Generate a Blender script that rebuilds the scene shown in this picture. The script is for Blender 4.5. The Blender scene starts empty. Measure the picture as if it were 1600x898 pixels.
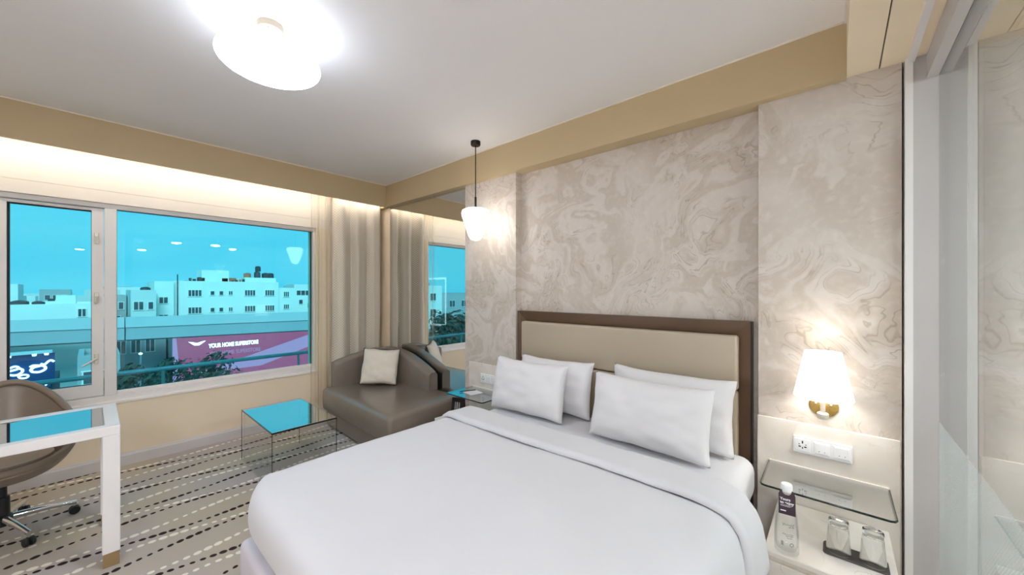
import bpy, bmesh, math, random
from mathutils import Vector, Matrix, noise
R = math.radians
random.seed(7)
scene = bpy.context.scene
COL = scene.collection

# ------------------------------------------------------------------ camera
cam_d = bpy.data.cameras.new('camera')
cam = bpy.data.objects.new('camera', cam_d)
COL.objects.link(cam)
cam.location = (0, 0, 1.5)
YAW = 41.35                                   # window-wall direction, degrees clockwise of the view axis
cam.rotation_euler = (R(90), 0, R(-(90 - YAW)))
cam_d.sensor_fit = 'HORIZONTAL'
cam_d.sensor_width = 36
cam_d.lens = 36 * 578 / 1600
cam_d.shift_y = 5 / 1600
cam_d.clip_start = 0.02
cam_d.clip_end = 2000
scene.camera = cam

# ------------------------------------------------------------------ view, world, sun
vs = scene.view_settings
vs.view_transform = 'Standard'
vs.look = 'None'
vs.exposure = 0.0
vs.gamma = 1.0
vs.use_curve_mapping = False
cy = scene.cycles
cy.max_bounces = 10
cy.diffuse_bounces = 7
cy.glossy_bounces = 6
cy.transmission_bounces = 10
cy.transparent_max_bounces = 24
cy.sample_clamp_indirect = 6
cy.caustics_reflective = False
cy.caustics_refractive = False


def lin(c):
    return c / 12.92 if c <= 0.04045 else ((c + 0.055) / 1.055) ** 2.4


def C(h, a=1.0):
    h = h.lstrip('#')
    return tuple(lin(int(h[i:i + 2], 16) / 255) for i in (0, 2, 4)) + (a,)


world = bpy.data.worlds.new('dusk_sky')
scene.world = world
world.use_nodes = True
wn = world.node_tree
wn.nodes.clear()
w_out = wn.nodes.new('ShaderNodeOutputWorld')
w_bg = wn.nodes.new('ShaderNodeBackground')
w_tc = wn.nodes.new('ShaderNodeTexCoord')
w_map = wn.nodes.new('ShaderNodeMapping')
w_map.inputs['Scale'].default_value = (1.2, 1.2, 6.0)
w_nz = wn.nodes.new('ShaderNodeTexNoise')
w_nz.inputs['Scale'].default_value = 2.2
w_nz.inputs['Detail'].default_value = 5
w_cr = wn.nodes.new('ShaderNodeValToRGB')
w_cr.color_ramp.elements[0].position = 0.35
w_cr.color_ramp.elements[0].color = (0.18, 0.74, 0.95, 1)
w_cr.color_ramp.elements[1].position = 0.75
w_cr.color_ramp.elements[1].color = (0.36, 0.86, 1.0, 1)
wn.links.new(w_tc.outputs['Generated'], w_map.inputs['Vector'])
wn.links.new(w_map.outputs[0], w_nz.inputs['Vector'])
wn.links.new(w_nz.outputs[0], w_cr.inputs[0])
wn.links.new(w_cr.outputs[0], w_bg.inputs[0])
w_bg.inputs[1].default_value = 1.0
wn.links.new(w_bg.outputs[0], w_out.inputs[0])

sun_d = bpy.data.lights.new('dusk_sun', 'SUN')
sun_d.energy = 2.7
sun_d.angle = R(25)
sun_d.color = (0.90, 0.97, 1.0)
sun = bpy.data.objects.new('dusk_sun', sun_d)
COL.objects.link(sun)
sun.rotation_euler = (R(58), 0, R(-18))       # low glow from behind the hotel, on the facades across the road

# ------------------------------------------------------------------ node helpers


class X:
    """a socket with arithmetic"""
    def __init__(s, nt, k):
        s.nt, s.k = nt, k

    def m(s, op, *b):
        n = s.nt.nodes.new('ShaderNodeMath')
        n.operation = op
        for i, v in enumerate((s,) + b):
            if isinstance(v, X):
                s.nt.links.new(v.k, n.inputs[i])
            else:
                n.inputs[i].default_value = v
        return X(s.nt, n.outputs[0])

    def __add__(s, o): return s.m('ADD', o)
    def __sub__(s, o): return s.m('SUBTRACT', o)
    def __mul__(s, o): return s.m('MULTIPLY', o)
    def __truediv__(s, o): return s.m('DIVIDE', o)
    def sin(s): return s.m('SINE')
    def abs(s): return s.m('ABSOLUTE')
    def floor(s): return s.m('FLOOR')
    def frac(s): return s.m('FRACT')
    def lt(s, o): return s.m('LESS_THAN', o)
    def gt(s, o): return s.m('GREATER_THAN', o)
    def sq(s): return s.m('MULTIPLY', s)

    def smooth(s, a, b):
        n = s.nt.nodes.new('ShaderNodeMapRange')
        n.interpolation_type = 'SMOOTHSTEP'
        n.inputs[1].default_value = a
        n.inputs[2].default_value = b
        s.nt.links.new(s.k, n.inputs[0])
        return X(s.nt, n.outputs[0])


def pos(nt):
    g = nt.nodes.new('ShaderNodeNewGeometry')
    sp = nt.nodes.new('ShaderNodeSeparateXYZ')
    nt.links.new(g.outputs['Position'], sp.inputs[0])
    return [X(nt, sp.outputs[i]) for i in range(3)], g.outputs['Position']


def objpos(nt):
    g = nt.nodes.new('ShaderNodeTexCoord')
    return g.outputs['Object']


def nz(nt, vec, scale, detail=3, dist=0.0, rough=0.5):
    n = nt.nodes.new('ShaderNodeTexNoise')
    n.inputs['Scale'].default_value = scale
    n.inputs['Detail'].default_value = detail
    n.inputs['Distortion'].default_value = dist
    n.inputs['Roughness'].default_value = rough
    if vec is not None:
        nt.links.new(vec, n.inputs['Vector'])
    return X(nt, n.outputs['Fac']), n.outputs['Color']


def mixc(nt, f, a, b):
    n = nt.nodes.new('ShaderNodeMix')
    n.data_type = 'RGBA'
    for key, v in ((0, f), (6, a), (7, b)):
        if isinstance(v, X):
            nt.links.new(v.k, n.inputs[key])
        elif hasattr(v, 'is_output'):
            nt.links.new(v, n.inputs[key])
        else:
            n.inputs[key].default_value = v
    return n.outputs[2]


MATS = {}


def pbr(name, color, rough=0.5, metal=0.0, var=0.06, vscale=8.0, bump=0.0, bscale=200.0, spec=0.5, coat=0.0,
        sheen=0.0, emit=None, estr=0.0):
    m = bpy.data.materials.new(name)
    m.use_nodes = True
    nt = m.node_tree
    b = nt.nodes['Principled BSDF']
    col = C(color) if isinstance(color, str) else color
    vec = objpos(nt)
    if var > 0:
        f, _ = nz(nt, vec, vscale, 4)
        dark = tuple(c * (1 - var) for c in col[:3]) + (1,)
        lite = tuple(min(1, c * (1 + var)) for c in col[:3]) + (1,)
        nt.links.new(mixc(nt, f, dark, lite), b.inputs['Base Color'])
    else:
        b.inputs['Base Color'].default_value = col
    b.inputs['Roughness'].default_value = rough
    b.inputs['Metallic'].default_value = metal
    b.inputs['Specular IOR Level'].default_value = spec
    b.inputs['Coat Weight'].default_value = coat
    b.inputs['Sheen Weight'].default_value = sheen
    if emit:
        b.inputs['Emission Color'].default_value = C(emit) if isinstance(emit, str) else emit
        b.inputs['Emission Strength'].default_value = estr
    if bump > 0:
        f, _ = nz(nt, vec, bscale, 3)
        bp = nt.nodes.new('ShaderNodeBump')
        bp.inputs['Strength'].default_value = bump
        bp.inputs['Distance'].default_value = 0.01
        nt.links.new(f.k, bp.inputs['Height'])
        nt.links.new(bp.outputs[0], b.inputs['Normal'])
    MATS[name] = m
    return m


def clear_glass(name, tint, base=0.04, gain=0.96, power=5.0):
    """flat pane: clear tinted transmission with a Schlick reflection on each face"""
    m = bpy.data.materials.new(name)
    m.use_nodes = True
    nt = m.node_tree
    nt.nodes.clear()
    out = nt.nodes.new('ShaderNodeOutputMaterial')
    tr = nt.nodes.new('ShaderNodeBsdfTransparent')
    tr.inputs[0].default_value = tint
    gl = nt.nodes.new('ShaderNodeBsdfGlossy')
    gl.inputs['Roughness'].default_value = 0.0
    lw = nt.nodes.new('ShaderNodeLayerWeight')
    lw.inputs[0].default_value = 0.5
    f = X(nt, lw.outputs['Facing']).m('POWER', power) * gain + base
    mx = nt.nodes.new('ShaderNodeMixShader')
    nt.links.new(f.k, mx.inputs[0])
    nt.links.new(tr.outputs[0], mx.inputs[1])
    nt.links.new(gl.outputs[0], mx.inputs[2])
    nt.links.new(mx.outputs[0], out.inputs[0])
    MATS[name] = m
    return m


def solid_glass(name, col, rough=0.0, ior=1.46):
    m = bpy.data.materials.new(name)
    m.use_nodes = True
    b = m.node_tree.nodes['Principled BSDF']
    b.inputs['Base Color'].default_value = col
    b.inputs['Roughness'].default_value = rough
    b.inputs['IOR'].default_value = ior
    b.inputs['Transmission Weight'].default_value = 1.0
    MATS[name] = m
    return m


def emission(name, col, strength):
    m = bpy.data.materials.new(name)
    m.use_nodes = True
    nt = m.node_tree
    nt.nodes.clear()
    out = nt.nodes.new('ShaderNodeOutputMaterial')
    e = nt.nodes.new('ShaderNodeEmission')
    e.inputs[0].default_value = C(col) if isinstance(col, str) else col
    e.inputs[1].default_value = strength
    nt.links.new(e.outputs[0], out.inputs[0])
    MATS[name] = m
    return m


# ------------------------------------------------------------------ light levels (tuned together)
L_CEIL, L_PEND, L_SHADE, L_COVE, L_DOWN, L_LED = 31.0, 8.0, 2.0, 18.0, 460.0, 16.0

# paints and room surfaces
pbr('tan_paint', '#c6b18c', 0.55, var=0.03, vscale=3)
pbr('sand_paint', '#f2e1c6', 0.6, var=0.03, vscale=3)
pbr('ceiling_paint', '#f5f3f4', 0.7, var=0.02, vscale=2)
pbr('cream_paint', '#efe7da', 0.5, var=0.02, vscale=3)
pbr('white_paint', '#eeebe8', 0.4, var=0.02)
pbr('grey_skirting', '#d2cdca', 0.45, var=0.03)
pbr('window_white', '#e6e2de', 0.4, var=0.03)
pbr('sill_white', '#f3ece6', 0.35, var=0.02)
pbr('jamb_grey', '#c9c4c2', 0.4, var=0.03)
pbr('rubber_black', '#0b0b0c', 0.6, var=0.0)
pbr('bath_tile', '#dcdcd8', 0.3, var=0.05)
pbr('rear_wall', '#f2eeea', 0.6, var=0.03)
# furniture
pbr('linen', '#d4d3d6', 0.8, var=0.015, vscale=5, bump=0.04, bscale=25, sheen=0.2, spec=0.2)
pbr('pillow_linen', '#dedcdd', 0.8, var=0.015, vscale=5, bump=0.06, bscale=18, sheen=0.2, spec=0.2)
pbr('bed_leather', '#dcd7e2', 0.4, var=0.03)
pbr('headboard_leather', '#b0a28e', 0.42, var=0.03, vscale=3, bump=0.03, bscale=90)
pbr('bronze_frame', '#6a5444', 0.25, 0.35, var=0.06)
pbr('sofa_leather', '#7d7166', 0.24, var=0.10, vscale=6, bump=0.08, bscale=40, spec=0.6)
pbr('sofa_plinth', '#4a4037', 0.5)
pbr('piping_dark', '#3b2f2a', 0.7, var=0)
pbr('chair_leather', '#7d6d5e', 0.33, var=0.05, spec=0.6)
pbr('chair_pad', '#a99a8b', 0.45, var=0.05)
pbr('chrome', '#d9dbdf', 0.08, 1.0, var=0)
pbr('black_plastic', '#141416', 0.4, var=0)
pbr('black_metal', '#1d1512', 0.35, 0.4, var=0)
pbr('desk_white', '#eae7e6', 0.3, var=0.02)
pbr('desk_foot', '#a08560', 0.35, 0.3, var=0.05)
pbr('brass', '#c9a45c', 0.25, 0.9, var=0.04)
pbr('satin_metal', '#d8d0c4', 0.3, 0.5, var=0.03)
pbr('rose_metal', '#a89a86', 0.5, 0.2, var=0.03)
pbr('plastic_white', '#f3f2f2', 0.25, var=0)
pbr('slot_dark', '#2a2624', 0.5, var=0)
pbr('tray_grey', '#4e4845', 0.55, var=0.06, vscale=60)
pbr('tag_purple', '#35222f', 0.6, var=0)
pbr('print_white', '#f3f3f3', 0.6, var=0)
pbr('print_grey', '#4c4c50', 0.6, var=0)
pbr('paper', '#f0eef0', 0.7, var=0)
pbr('glass_edge', '#101a1a', 0.15, var=0)
clear_glass('window_glass', (0.57, 0.94, 0.99, 1), 0.03, 0.75)
clear_glass('partition_glass', (0.93, 0.96, 0.95, 1), 0.12, 0.88, 3.0)
clear_glass('table_glass', (0.975, 0.985, 0.985, 1), 0.02, 0.6)
clear_glass('shelf_glass', (0.94, 0.965, 0.95, 1), 0.28, 0.72, 3.0)
clear_glass('smoked_top', (0.80, 0.84, 0.84, 1), 0.58, 0.42, 2.0)
solid_glass('tumbler_glass', (0.985, 0.99, 0.99, 1))
clear_glass('bottle_glass', (0.985, 0.99, 0.99, 1), 0.035, 0.9, 3.2)
emission('ceiling_glow', (0.89, 0.98, 1.12, 1), L_CEIL)
emission('ceiling_glow_top', (0.89, 0.98, 1.12, 1), 5.5)
emission('pendant_glow', (1.0, 0.95, 0.89, 1), L_PEND)
emission('cove_glow', (1.0, 0.975, 0.94, 1), L_COVE)
emission('down_glow', (0.91, 0.98, 1.08, 1), L_DOWN)
emission('led_glow', (0.95, 0.98, 1.04, 1), L_LED)
emission('sign_glow', (1.0, 1.0, 1.0, 1), 5.0)
emission('street_glow', (0.9, 1.0, 1.0, 1), 6.0)
emission('board_red', (0.90, 0.17, 0.33, 1), 0.85)
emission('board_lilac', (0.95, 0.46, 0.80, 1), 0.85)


def mirror_mat():
    m = pbr('mirror_silver', '#eef0ef', 0.0, 1.0, var=0)
    return m


mirror_mat()


def shade_mat():
    m = bpy.data.materials.new('lamp_shade')
    m.use_nodes = True
    nt = m.node_tree
    b = nt.nodes['Principled BSDF']
    b.inputs['Base Color'].default_value = C('#fffaf0')
    b.inputs['Roughness'].default_value = 0.9
    b.inputs['Emission Color'].default_value = (1, 0.97, 0.92, 1)
    b.inputs['Emission Strength'].default_value = L_SHADE
    MATS['lamp_shade'] = m


shade_mat()


def marble_mat():
    m = bpy.data.materials.new('swirl_wallpaper')
    m.use_nodes = True
    nt = m.node_tree
    b = nt.nodes['Principled BSDF']
    _, p = pos(nt)
    _, wc = nz(nt, p, 1.3, 3, 0.6)
    va = nt.nodes.new('ShaderNodeVectorMath')
    va.operation = 'SUBTRACT'
    nt.links.new(wc, va.inputs[0])
    va.inputs[1].default_value = (.5, .5, .5)
    vs_ = nt.nodes.new('ShaderNodeVectorMath')
    vs_.operation = 'SCALE'
    vs_.inputs[3].default_value = 0.9
    nt.links.new(va.outputs[0], vs_.inputs[0])
    vp = nt.nodes.new('ShaderNodeVectorMath')
    vp.operation = 'ADD'
    nt.links.new(p, vp.inputs[0])
    nt.links.new(vs_.outputs[0], vp.inputs[1])
    n1, _ = nz(nt, vp.outputs[0], 1.7, 4, 1.3, 0.50)
    n2, _ = nz(nt, p, 3.4, 3)
    n3, _ = nz(nt, p, 1.3, 2)
    n5, _ = nz(nt, p, 14, 3)
    nn = n1 + (n5 - 0.5) * 0.022
    cont = ((nn * 19.0).frac() - 0.5).abs()
    vein = (cont * -1.0 + 0.13).smooth(0.0, 0.13) * n2.smooth(0.44, 0.62)
    patch = (nn * 5.0).frac().smooth(0.25, 0.42) * ((nn * 5.0).frac() * -1.0 + 1.0).smooth(0.0, 0.25) * n3.smooth(0.40, 0.56)
    c1 = mixc(nt, patch * 0.46, C('#d3c9c0'), C('#b4a592'))
    c2 = mixc(nt, vein * 0.52, c1, C('#8f7f6c'))
    f4, _ = nz(nt, p, 26, 4)
    c3 = mixc(nt, f4.smooth(0.45, 0.75) * 0.25, c2, C('#e6ddd2'))
    nt.links.new(c3, b.inputs['Base Color'])
    b.inputs['Roughness'].default_value = 0.42
    b.inputs['Specular IOR Level'].default_value = 0.35
    bp = nt.nodes.new('ShaderNodeBump')
    bp.inputs['Strength'].default_value = 0.12
    bp.inputs['Distance'].default_value = 0.01
    nt.links.new(n1.k, bp.inputs['Height'])
    nt.links.new(bp.outputs[0], b.inputs['Normal'])
    MATS['swirl_wallpaper'] = m


marble_mat()


def stone_mat():
    m = bpy.data.materials.new('pale_stone')
    m.use_nodes = True
    nt = m.node_tree
    b = nt.nodes['Principled BSDF']
    _, p = pos(nt)
    n1, _ = nz(nt, p, 3.0, 6, 1.2)
    n2, _ = nz(nt, p, 6.0, 2)
    vein = (((n1 * 5.0).frac() - 0.5).abs() * -1.0 + 0.05).smooth(0.0, 0.05) * n2.smooth(0.5, 0.65)
    c1 = mixc(nt, n1.smooth(0.4, 0.65) * 0.5, C('#e9e2d9'), C('#d6cabb'))
    c2 = mixc(nt, vein * 0.4, c1, C('#a8957c'))
    nt.links.new(c2, b.inputs['Base Color'])
    b.inputs['Roughness'].default_value = 0.35
    MATS['pale_stone'] = m


stone_mat()


def carpet_mat():
    m = bpy.data.materials.new('dotted_carpet')
    m.use_nodes = True
    nt = m.node_tree
    b = nt.nodes['Principled BSDF']
    (x, y, z), p = pos(nt)
    RR = 0.244

    def rows(off, amp, wl, ph, cell, seed):
        yy = (y - off) / RR
        k = (yy + 0.5).floor()
        par = (k.m('MODULO', 2.0).abs() * -2.0) + 1.0
        wob = (x * (2 * math.pi / wl) + k * 0.4 + ph).sin() * par * amp
        dy = y - off - k * RR - wob
        cx = x / cell + (k * 0.377)
        i = cx.floor()
        f = cx.frac() - 0.5
        size = (i * (2 * math.pi / 8.5) + k * 1.9 + seed).sin() * 0.19 + 0.82
        e = (f / (size * 0.44)).sq() + (dy / (size * 0.0180)).sq()
        return (e * -1.0 + 1.25).smooth(0.0, 0.5)
    dark = rows(0.0, 0.055, 1.9, 0.9, 0.044, 0.3)
    lite = rows(0.105, 0.045, 1.5, 2.3, 0.048, 2.1)
    n1, _ = nz(nt, p, 1.2, 2)
    n2, _ = nz(nt, p, 350, 2)
    base = mixc(nt, n1.smooth(0.35, 0.65), C('#c4b8a4'), C('#c0b7b6'))
    base = mixc(nt, n2 * 0.35, base, C('#9d9282'))
    c1 = mixc(nt, lite, base, C('#f0e9dc'))
    c2 = mixc(nt, dark, c1, C('#38282a'))
    nt.links.new(c2, b.inputs['Base Color'])
    b.inputs['Roughness'].default_value = 0.95
    b.inputs['Specular IOR Level'].default_value = 0.1
    bp = nt.nodes.new('ShaderNodeBump')
    bp.inputs['Strength'].default_value = 0.25
    bp.inputs['Distance'].default_value = 0.004
    nt.links.new(n2.k, bp.inputs['Height'])
    nt.links.new(bp.outputs[0], b.inputs['Normal'])
    MATS['dotted_carpet'] = m


carpet_mat()


def curtain_mat():
    m = bpy.data.materials.new('diamond_drape')
    m.use_nodes = True
    nt = m.node_tree
    b = nt.nodes['Principled BSDF']
    uv = nt.nodes.new('ShaderNodeUVMap')
    sp = nt.nodes.new('ShaderNodeSeparateXYZ')
    nt.links.new(uv.outputs[0], sp.inputs[0])
    u, v = X(nt, sp.outputs[0]), X(nt, sp.outputs[1])
    a = ((u + v) / 0.030).frac() - 0.5
    c = ((u - v) / 0.030).frac() - 0.5
    d = a.abs().m('MAXIMUM', c.abs())
    dia = d.smooth(0.30, 0.40)
    nt.links.new(mixc(nt, dia, C('#e6dccc'), C('#c2b6a4')), b.inputs['Base Color'])
    b.inputs['Roughness'].default_value = 0.75
    b.inputs['Sheen Weight'].default_value = 0.3
    bp = nt.nodes.new('ShaderNodeBump')
    bp.inputs['Strength'].default_value = 0.3
    bp.inputs['Distance'].default_value = 0.003
    nt.links.new(d.k, bp.inputs['Height'])
    nt.links.new(bp.outputs[0], b.inputs['Normal'])
    MATS['diamond_drape'] = m
    # sheer voile
    m = bpy.data.materials.new('sheer_voile')
    m.use_nodes = True
    nt = m.node_tree
    nt.nodes.clear()
    out = nt.nodes.new('ShaderNodeOutputMaterial')
    tr = nt.nodes.new('ShaderNodeBsdfTransparent')
    df = nt.nodes.new('ShaderNodeBsdfDiffuse')
    df.inputs[0].default_value = C('#d9cbb2')
    tl = nt.nodes.new('ShaderNodeBsdfTranslucent')
    tl.inputs[0].default_value = C('#d9cbb2')
    m1 = nt.nodes.new('ShaderNodeMixShader')
    m1.inputs[0].default_value = 0.4
    m2 = nt.nodes.new('ShaderNodeMixShader')
    lw = nt.nodes.new('ShaderNodeLayerWeight')
    lw.inputs[0].default_value = 0.5
    f = X(nt, lw.outputs['Facing']) * 0.50 + 0.12
    nt.links.new(f.k, m2.inputs[0])
    nt.links.new(df.outputs[0], m1.inputs[1])
    nt.links.new(tl.outputs[0], m1.inputs[2])
    nt.links.new(tr.outputs[0], m2.inputs[1])
    nt.links.new(m1.outputs[0], m2.inputs[2])
    nt.links.new(m2.outputs[0], out.inputs[0])
    MATS['sheer_voile'] = m
    # cushion weave
    m = pbr('cushion_weave', '#e0d4c2', 0.6, var=0.0, sheen=0.2)
    nt = m.node_tree
    b = nt.nodes['Principled BSDF']
    uv = nt.nodes.new('ShaderNodeUVMap')
    ck = nt.nodes.new('ShaderNodeTexChecker')
    ck.inputs['Scale'].default_value = 44
    ck.inputs[1].default_value = C('#ece4d8')
    ck.inputs[2].default_value = C('#d3c6b4')
    nt.links.new(uv.outputs[0], ck.inputs[0])
    nt.links.new(ck.outputs[0], b.inputs['Base Color'])


curtain_mat()


def film_mat():
    """clear film printed with fine white dots"""
    m = bpy.data.materials.new('dotted_film')
    m.use_nodes = True
    nt = m.node_tree
    nt.nodes.clear()
    out = nt.nodes.new('ShaderNodeOutputMaterial')
    (x, y, z), p = pos(nt)
    a = ((x + z) / 0.016).frac() - 0.5
    c = ((x - z) / 0.016).frac() - 0.5
    dot = (a.sq() + c.sq()).lt(0.17) * 0.24
    tr = nt.nodes.new('ShaderNodeBsdfTransparent')
    df = nt.nodes.new('ShaderNodeBsdfDiffuse')
    df.inputs[0].default_value = C('#e8eeee')
    tl = nt.nodes.new('ShaderNodeBsdfTranslucent')
    tl.inputs[0].default_value = C('#e8eeee')
    m1 = nt.nodes.new('ShaderNodeMixShader')
    m1.inputs[0].default_value = 0.5
    mx = nt.nodes.new('ShaderNodeMixShader')
    nt.links.new(df.outputs[0], m1.inputs[1])
    nt.links.new(tl.outputs[0], m1.inputs[2])
    nt.links.new(dot.k, mx.inputs[0])
    nt.links.new(tr.outputs[0], mx.inputs[1])
    nt.links.new(m1.outputs[0], mx.inputs[2])
    nt.links.new(mx.outputs[0], out.inputs[0])
    MATS['dotted_film'] = m


film_mat()
# city
pbr('city_white', '#e9e8e2', 0.8, var=0.05, vscale=0.4)
pbr('city_cream', '#d6d6d2', 0.8, var=0.06, vscale=0.4)
pbr('city_grey', '#a9adae', 0.8, var=0.08, vscale=0.4)
pbr('city_pane', '#3c4a52', 0.3, var=0.0)
pbr('city_dark', '#2b343b', 0.6, var=0.05)
pbr('city_roof_red', '#c26a4a', 0.8, var=0.1)
pbr('concrete', '#a3aeb2', 0.8, var=0.06, vscale=0.5)
pbr('concrete_pale', '#bcc8ca', 0.8, var=0.05, vscale=0.5)
pbr('navy_board', '#16305e', 0.35, var=0.05)
pbr('leaf_dark', '#2a3f33', 0.7, var=0.35, vscale=1.5)
pbr('bark', '#4a3b2d', 0.9)
pbr('rail_steel', '#8fa3ab', 0.3, 0.6, var=0.03)
pbr('asphalt', '#4b5257', 0.9, var=0.1, vscale=0.3)

# ------------------------------------------------------------------ mesh helpers


def add_box(bm, x0, x1, y0, y1, z0, z1, bev=0.0, seg=2):
    n0 = len(bm.verts)
    r = bmesh.ops.create_cube(bm, size=1.0)
    vs_ = r['verts']
    for v in vs_:
        v.co = Vector(((x0 + x1) / 2 + v.co.x * (x1 - x0), (y0 + y1) / 2 + v.co.y * (y1 - y0),
                       (z0 + z1) / 2 + v.co.z * (z1 - z0)))
    if bev > 0:
        es = {e for v in vs_ for e in v.link_edges}
        bmesh.ops.bevel(bm, geom=list(es), offset=bev, segments=seg, profile=0.5, affect='EDGES')
    return bm


def bm_box(*a, **k):
    return add_box(bmesh.new(), *a, **k)


def add_lathe(bm, prof, n=32, cx=0, cy=0, cz=0, close=False):
    rings = []
    for r, z in prof:
        if r < 1e-6:
            rings.append([bm.verts.new((cx, cy, cz + z))])
        else:
            rings.append([bm.verts.new((cx + r * math.cos(2 * math.pi * i / n), cy + r * math.sin(2 * math.pi * i / n), cz + z))
                          for i in range(n)])
    pairs = list(zip(rings, rings[1:]))
    if close:
        pairs.append((rings[-1], rings[0]))
    for a, b in pairs:
        for i in range(n):
            j = (i + 1) % n
            if len(a) == 1 and len(b) == 1:
                continue
            if len(a) == 1:
                bm.faces.new((a[0], b[j], b[i]))
            elif len(b) == 1:
                bm.faces.new((a[i], a[j], b[0]))
            else:
                bm.faces.new((a[i], a[j], b[j], b[i]))
    return bm


def add_tube(bm, pts, r, n=10, caps=True, closed=False, flat=None):
    pts = [Vector(p) for p in pts]
    rs = r if isinstance(r, (list, tuple)) else [r] * len(pts)
    rings = []
    up = Vector((0, 0, 1))
    N = len(pts)
    prev = None
    for i, p in enumerate(pts):
        if closed:
            t = pts[(i + 1) % N] - pts[i - 1]
        else:
            t = pts[min(i + 1, N - 1)] - pts[max(i - 1, 0)]
        t.normalize()
        if prev is None:
            a = t.cross(up)
            if a.length < 1e-3:
                a = t.cross(Vector((1, 0, 0)))
        else:
            a = prev - t * prev.dot(t)
        a.normalize()
        prev = a
        b = t.cross(a)
        rings.append([bm.verts.new(p + (a * math.cos(2 * math.pi * k / n) + b * math.sin(2 * math.pi * k / n)) * rs[i])
                      for k in range(n)])
    seq = list(zip(rings, rings[1:]))
    if closed:
        seq.append((rings[-1], rings[0]))
    for a, b in seq:
        for k in range(n):
            bm.faces.new((a[k], a[(k + 1) % n], b[(k + 1) % n], b[k]))
    if caps and not closed:
        bm.faces.new(rings[0][::-1])
        bm.faces.new(rings[-1])
    return bm


def add_prism(bm, poly, axis, a, b):
    """extrude a 2D polygon along axis ('x','y','z') from a to b"""
    def mk(p, t):
        if axis == 'x':
            return (t, p[0], p[1])
        if axis == 'y':
            return (p[0], t, p[1])
        return (p[0], p[1], t)
    A = [bm.verts.new(mk(p, a)) for p in poly]
    B = [bm.verts.new(mk(p, b)) for p in poly]
    n = len(poly)
    for i in range(n):
        bm.faces.new((A[i], A[(i + 1) % n], B[(i + 1) % n], B[i]))
    bm.faces.new(A[::-1])
    bm.faces.new(B)
    return bm


def add_grid(bm, fn, nu, nv, uvs=None, wrap=False):
    g = [[bm.verts.new(fn(i / nu, j / nv)) for j in range(nv + 1)] for i in range(nu + 1)]
    layer = bm.loops.layers.uv.verify() if uvs else None
    for i in range(nu):
        for j in range(nv):
            f = bm.faces.new((g[i][j], g[i + 1][j], g[i + 1][j + 1], g[i][j + 1]))
            if uvs:
                for lp, (a, b) in zip(f.loops, ((i, j), (i + 1, j), (i + 1, j + 1), (i, j + 1))):
                    lp[layer].uv = uvs(a / nu, b / nv)
    return g


def obj(name, bm, mat, parent=None, smooth=None, loc=None, rz=0.0, **tags):
    if isinstance(bm, bmesh.types.BMesh):
        bmesh.ops.recalc_face_normals(bm, faces=bm.faces)
        me = bpy.data.meshes.new(name)
        bm.to_mesh(me)
        bm.free()
    else:
        me = bm
    if mat and not me.materials:
        me.materials.append(MATS[mat])
    if smooth is not None:
        me.polygons.foreach_set('use_smooth', [True] * len(me.polygons))
        try:
            me.set_sharp_from_angle(angle=R(smooth))
        except Exception:
            pass
    o = bpy.data.objects.new(name, me)
    COL.objects.link(o)
    if parent is not None:
        o.parent = parent
    if loc:
        o.location = loc
    if rz:
        o.rotation_euler.z = rz
    for k, v in tags.items():
        o[k] = v
    return o


def thing(name, label, category, loc=(0, 0, 0), rz=0.0, group=None):
    o = bpy.data.objects.new(name, None)
    o.empty_display_size = 0.1
    COL.objects.link(o)
    o.location = loc
    o.rotation_euler.z = rz
    o['label'] = label
    o['category'] = category
    if group:
        o['group'] = group
    return o


def struct(name, bm, mat, smooth=None, label=None):
    o = obj(name, bm, mat, smooth=smooth)
    o['kind'] = 'structure'
    if label:
        o['label'] = label
    return o


def text_mesh(body, size, depth=0.0, align='CENTER', bold=0.0, spacing=1.0):
    cu = bpy.data.curves.new('lettering', 'FONT')
    cu.body = body
    cu.size = size
    cu.extrude = depth
    cu.offset = bold
    cu.align_x = align
    cu.space_character = spacing
    o = bpy.data.objects.new('lettering', cu)
    COL.objects.link(o)
    dg = bpy.context.evaluated_depsgraph_get()
    dg.update()
    me = bpy.data.meshes.new_from_object(o.evaluated_get(dg))
    bpy.data.objects.remove(o)
    bpy.data.curves.remove(cu)
    return me


def frame_bm(x0, x1, z0, z1, y0, y1, l, r, b, t):
    """rectangular frame in the XZ plane with member widths l r b t"""
    bm = bmesh.new()
    add_box(bm, x0, x0 + l, y0, y1, z0, z1)
    add_box(bm, x1 - r, x1, y0, y1, z0, z1)
    add_box(bm, x0 + l, x1 - r, y0, y1, z0, z0 + b)
    add_box(bm, x0 + l, x1 - r, y0, y1, z1 - t, z1)
    return bm


# ------------------------------------------------------------------ room shell
YW, YP, XB, XC, XR, XM = 4.61, 4.329, 2.482, 2.532, 2.61, 2.54
ZC, ZB = 2.842, 2.567
XL, YR = -1.95, -6.2

struct('floor', bm_box(XL, 2.75, YR, 4.85, -0.12, 0.0), 'dotted_carpet')
struct('ceiling', bm_box(XL - .2, 2.80, -0.034, 4.85, ZC, ZC + .15), 'ceiling_paint')
dc = struct('ceiling_dropped', bm_box(XL - .2, 2.80, -0.150, -0.034, 2.580, ZC + .15), 'sand_paint',
            label='dropped sand coloured ceiling over the bathroom partition and the entry')
obj('board', bm_box(XL - .2, 2.80, YR - .2, -0.155, 2.580, ZC + .15), 'sand_paint', dc)
obj('shadow_gap', bm_box(XL - .2, 2.80, -0.155, -0.150, 2.595, ZC + .15), 'slot_dark', dc)
struct('trim_1', bm_box(XL, 2.61, YP, YP + .028, ZB, ZC), 'tan_paint', label='tan curtain pelmet box hanging along the window wall')
struct('trim_2', bm_box(XB, 2.80, -0.034, 4.61, ZB, ZC), 'tan_paint', label='tan bulkhead beam along the headboard wall')
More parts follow.
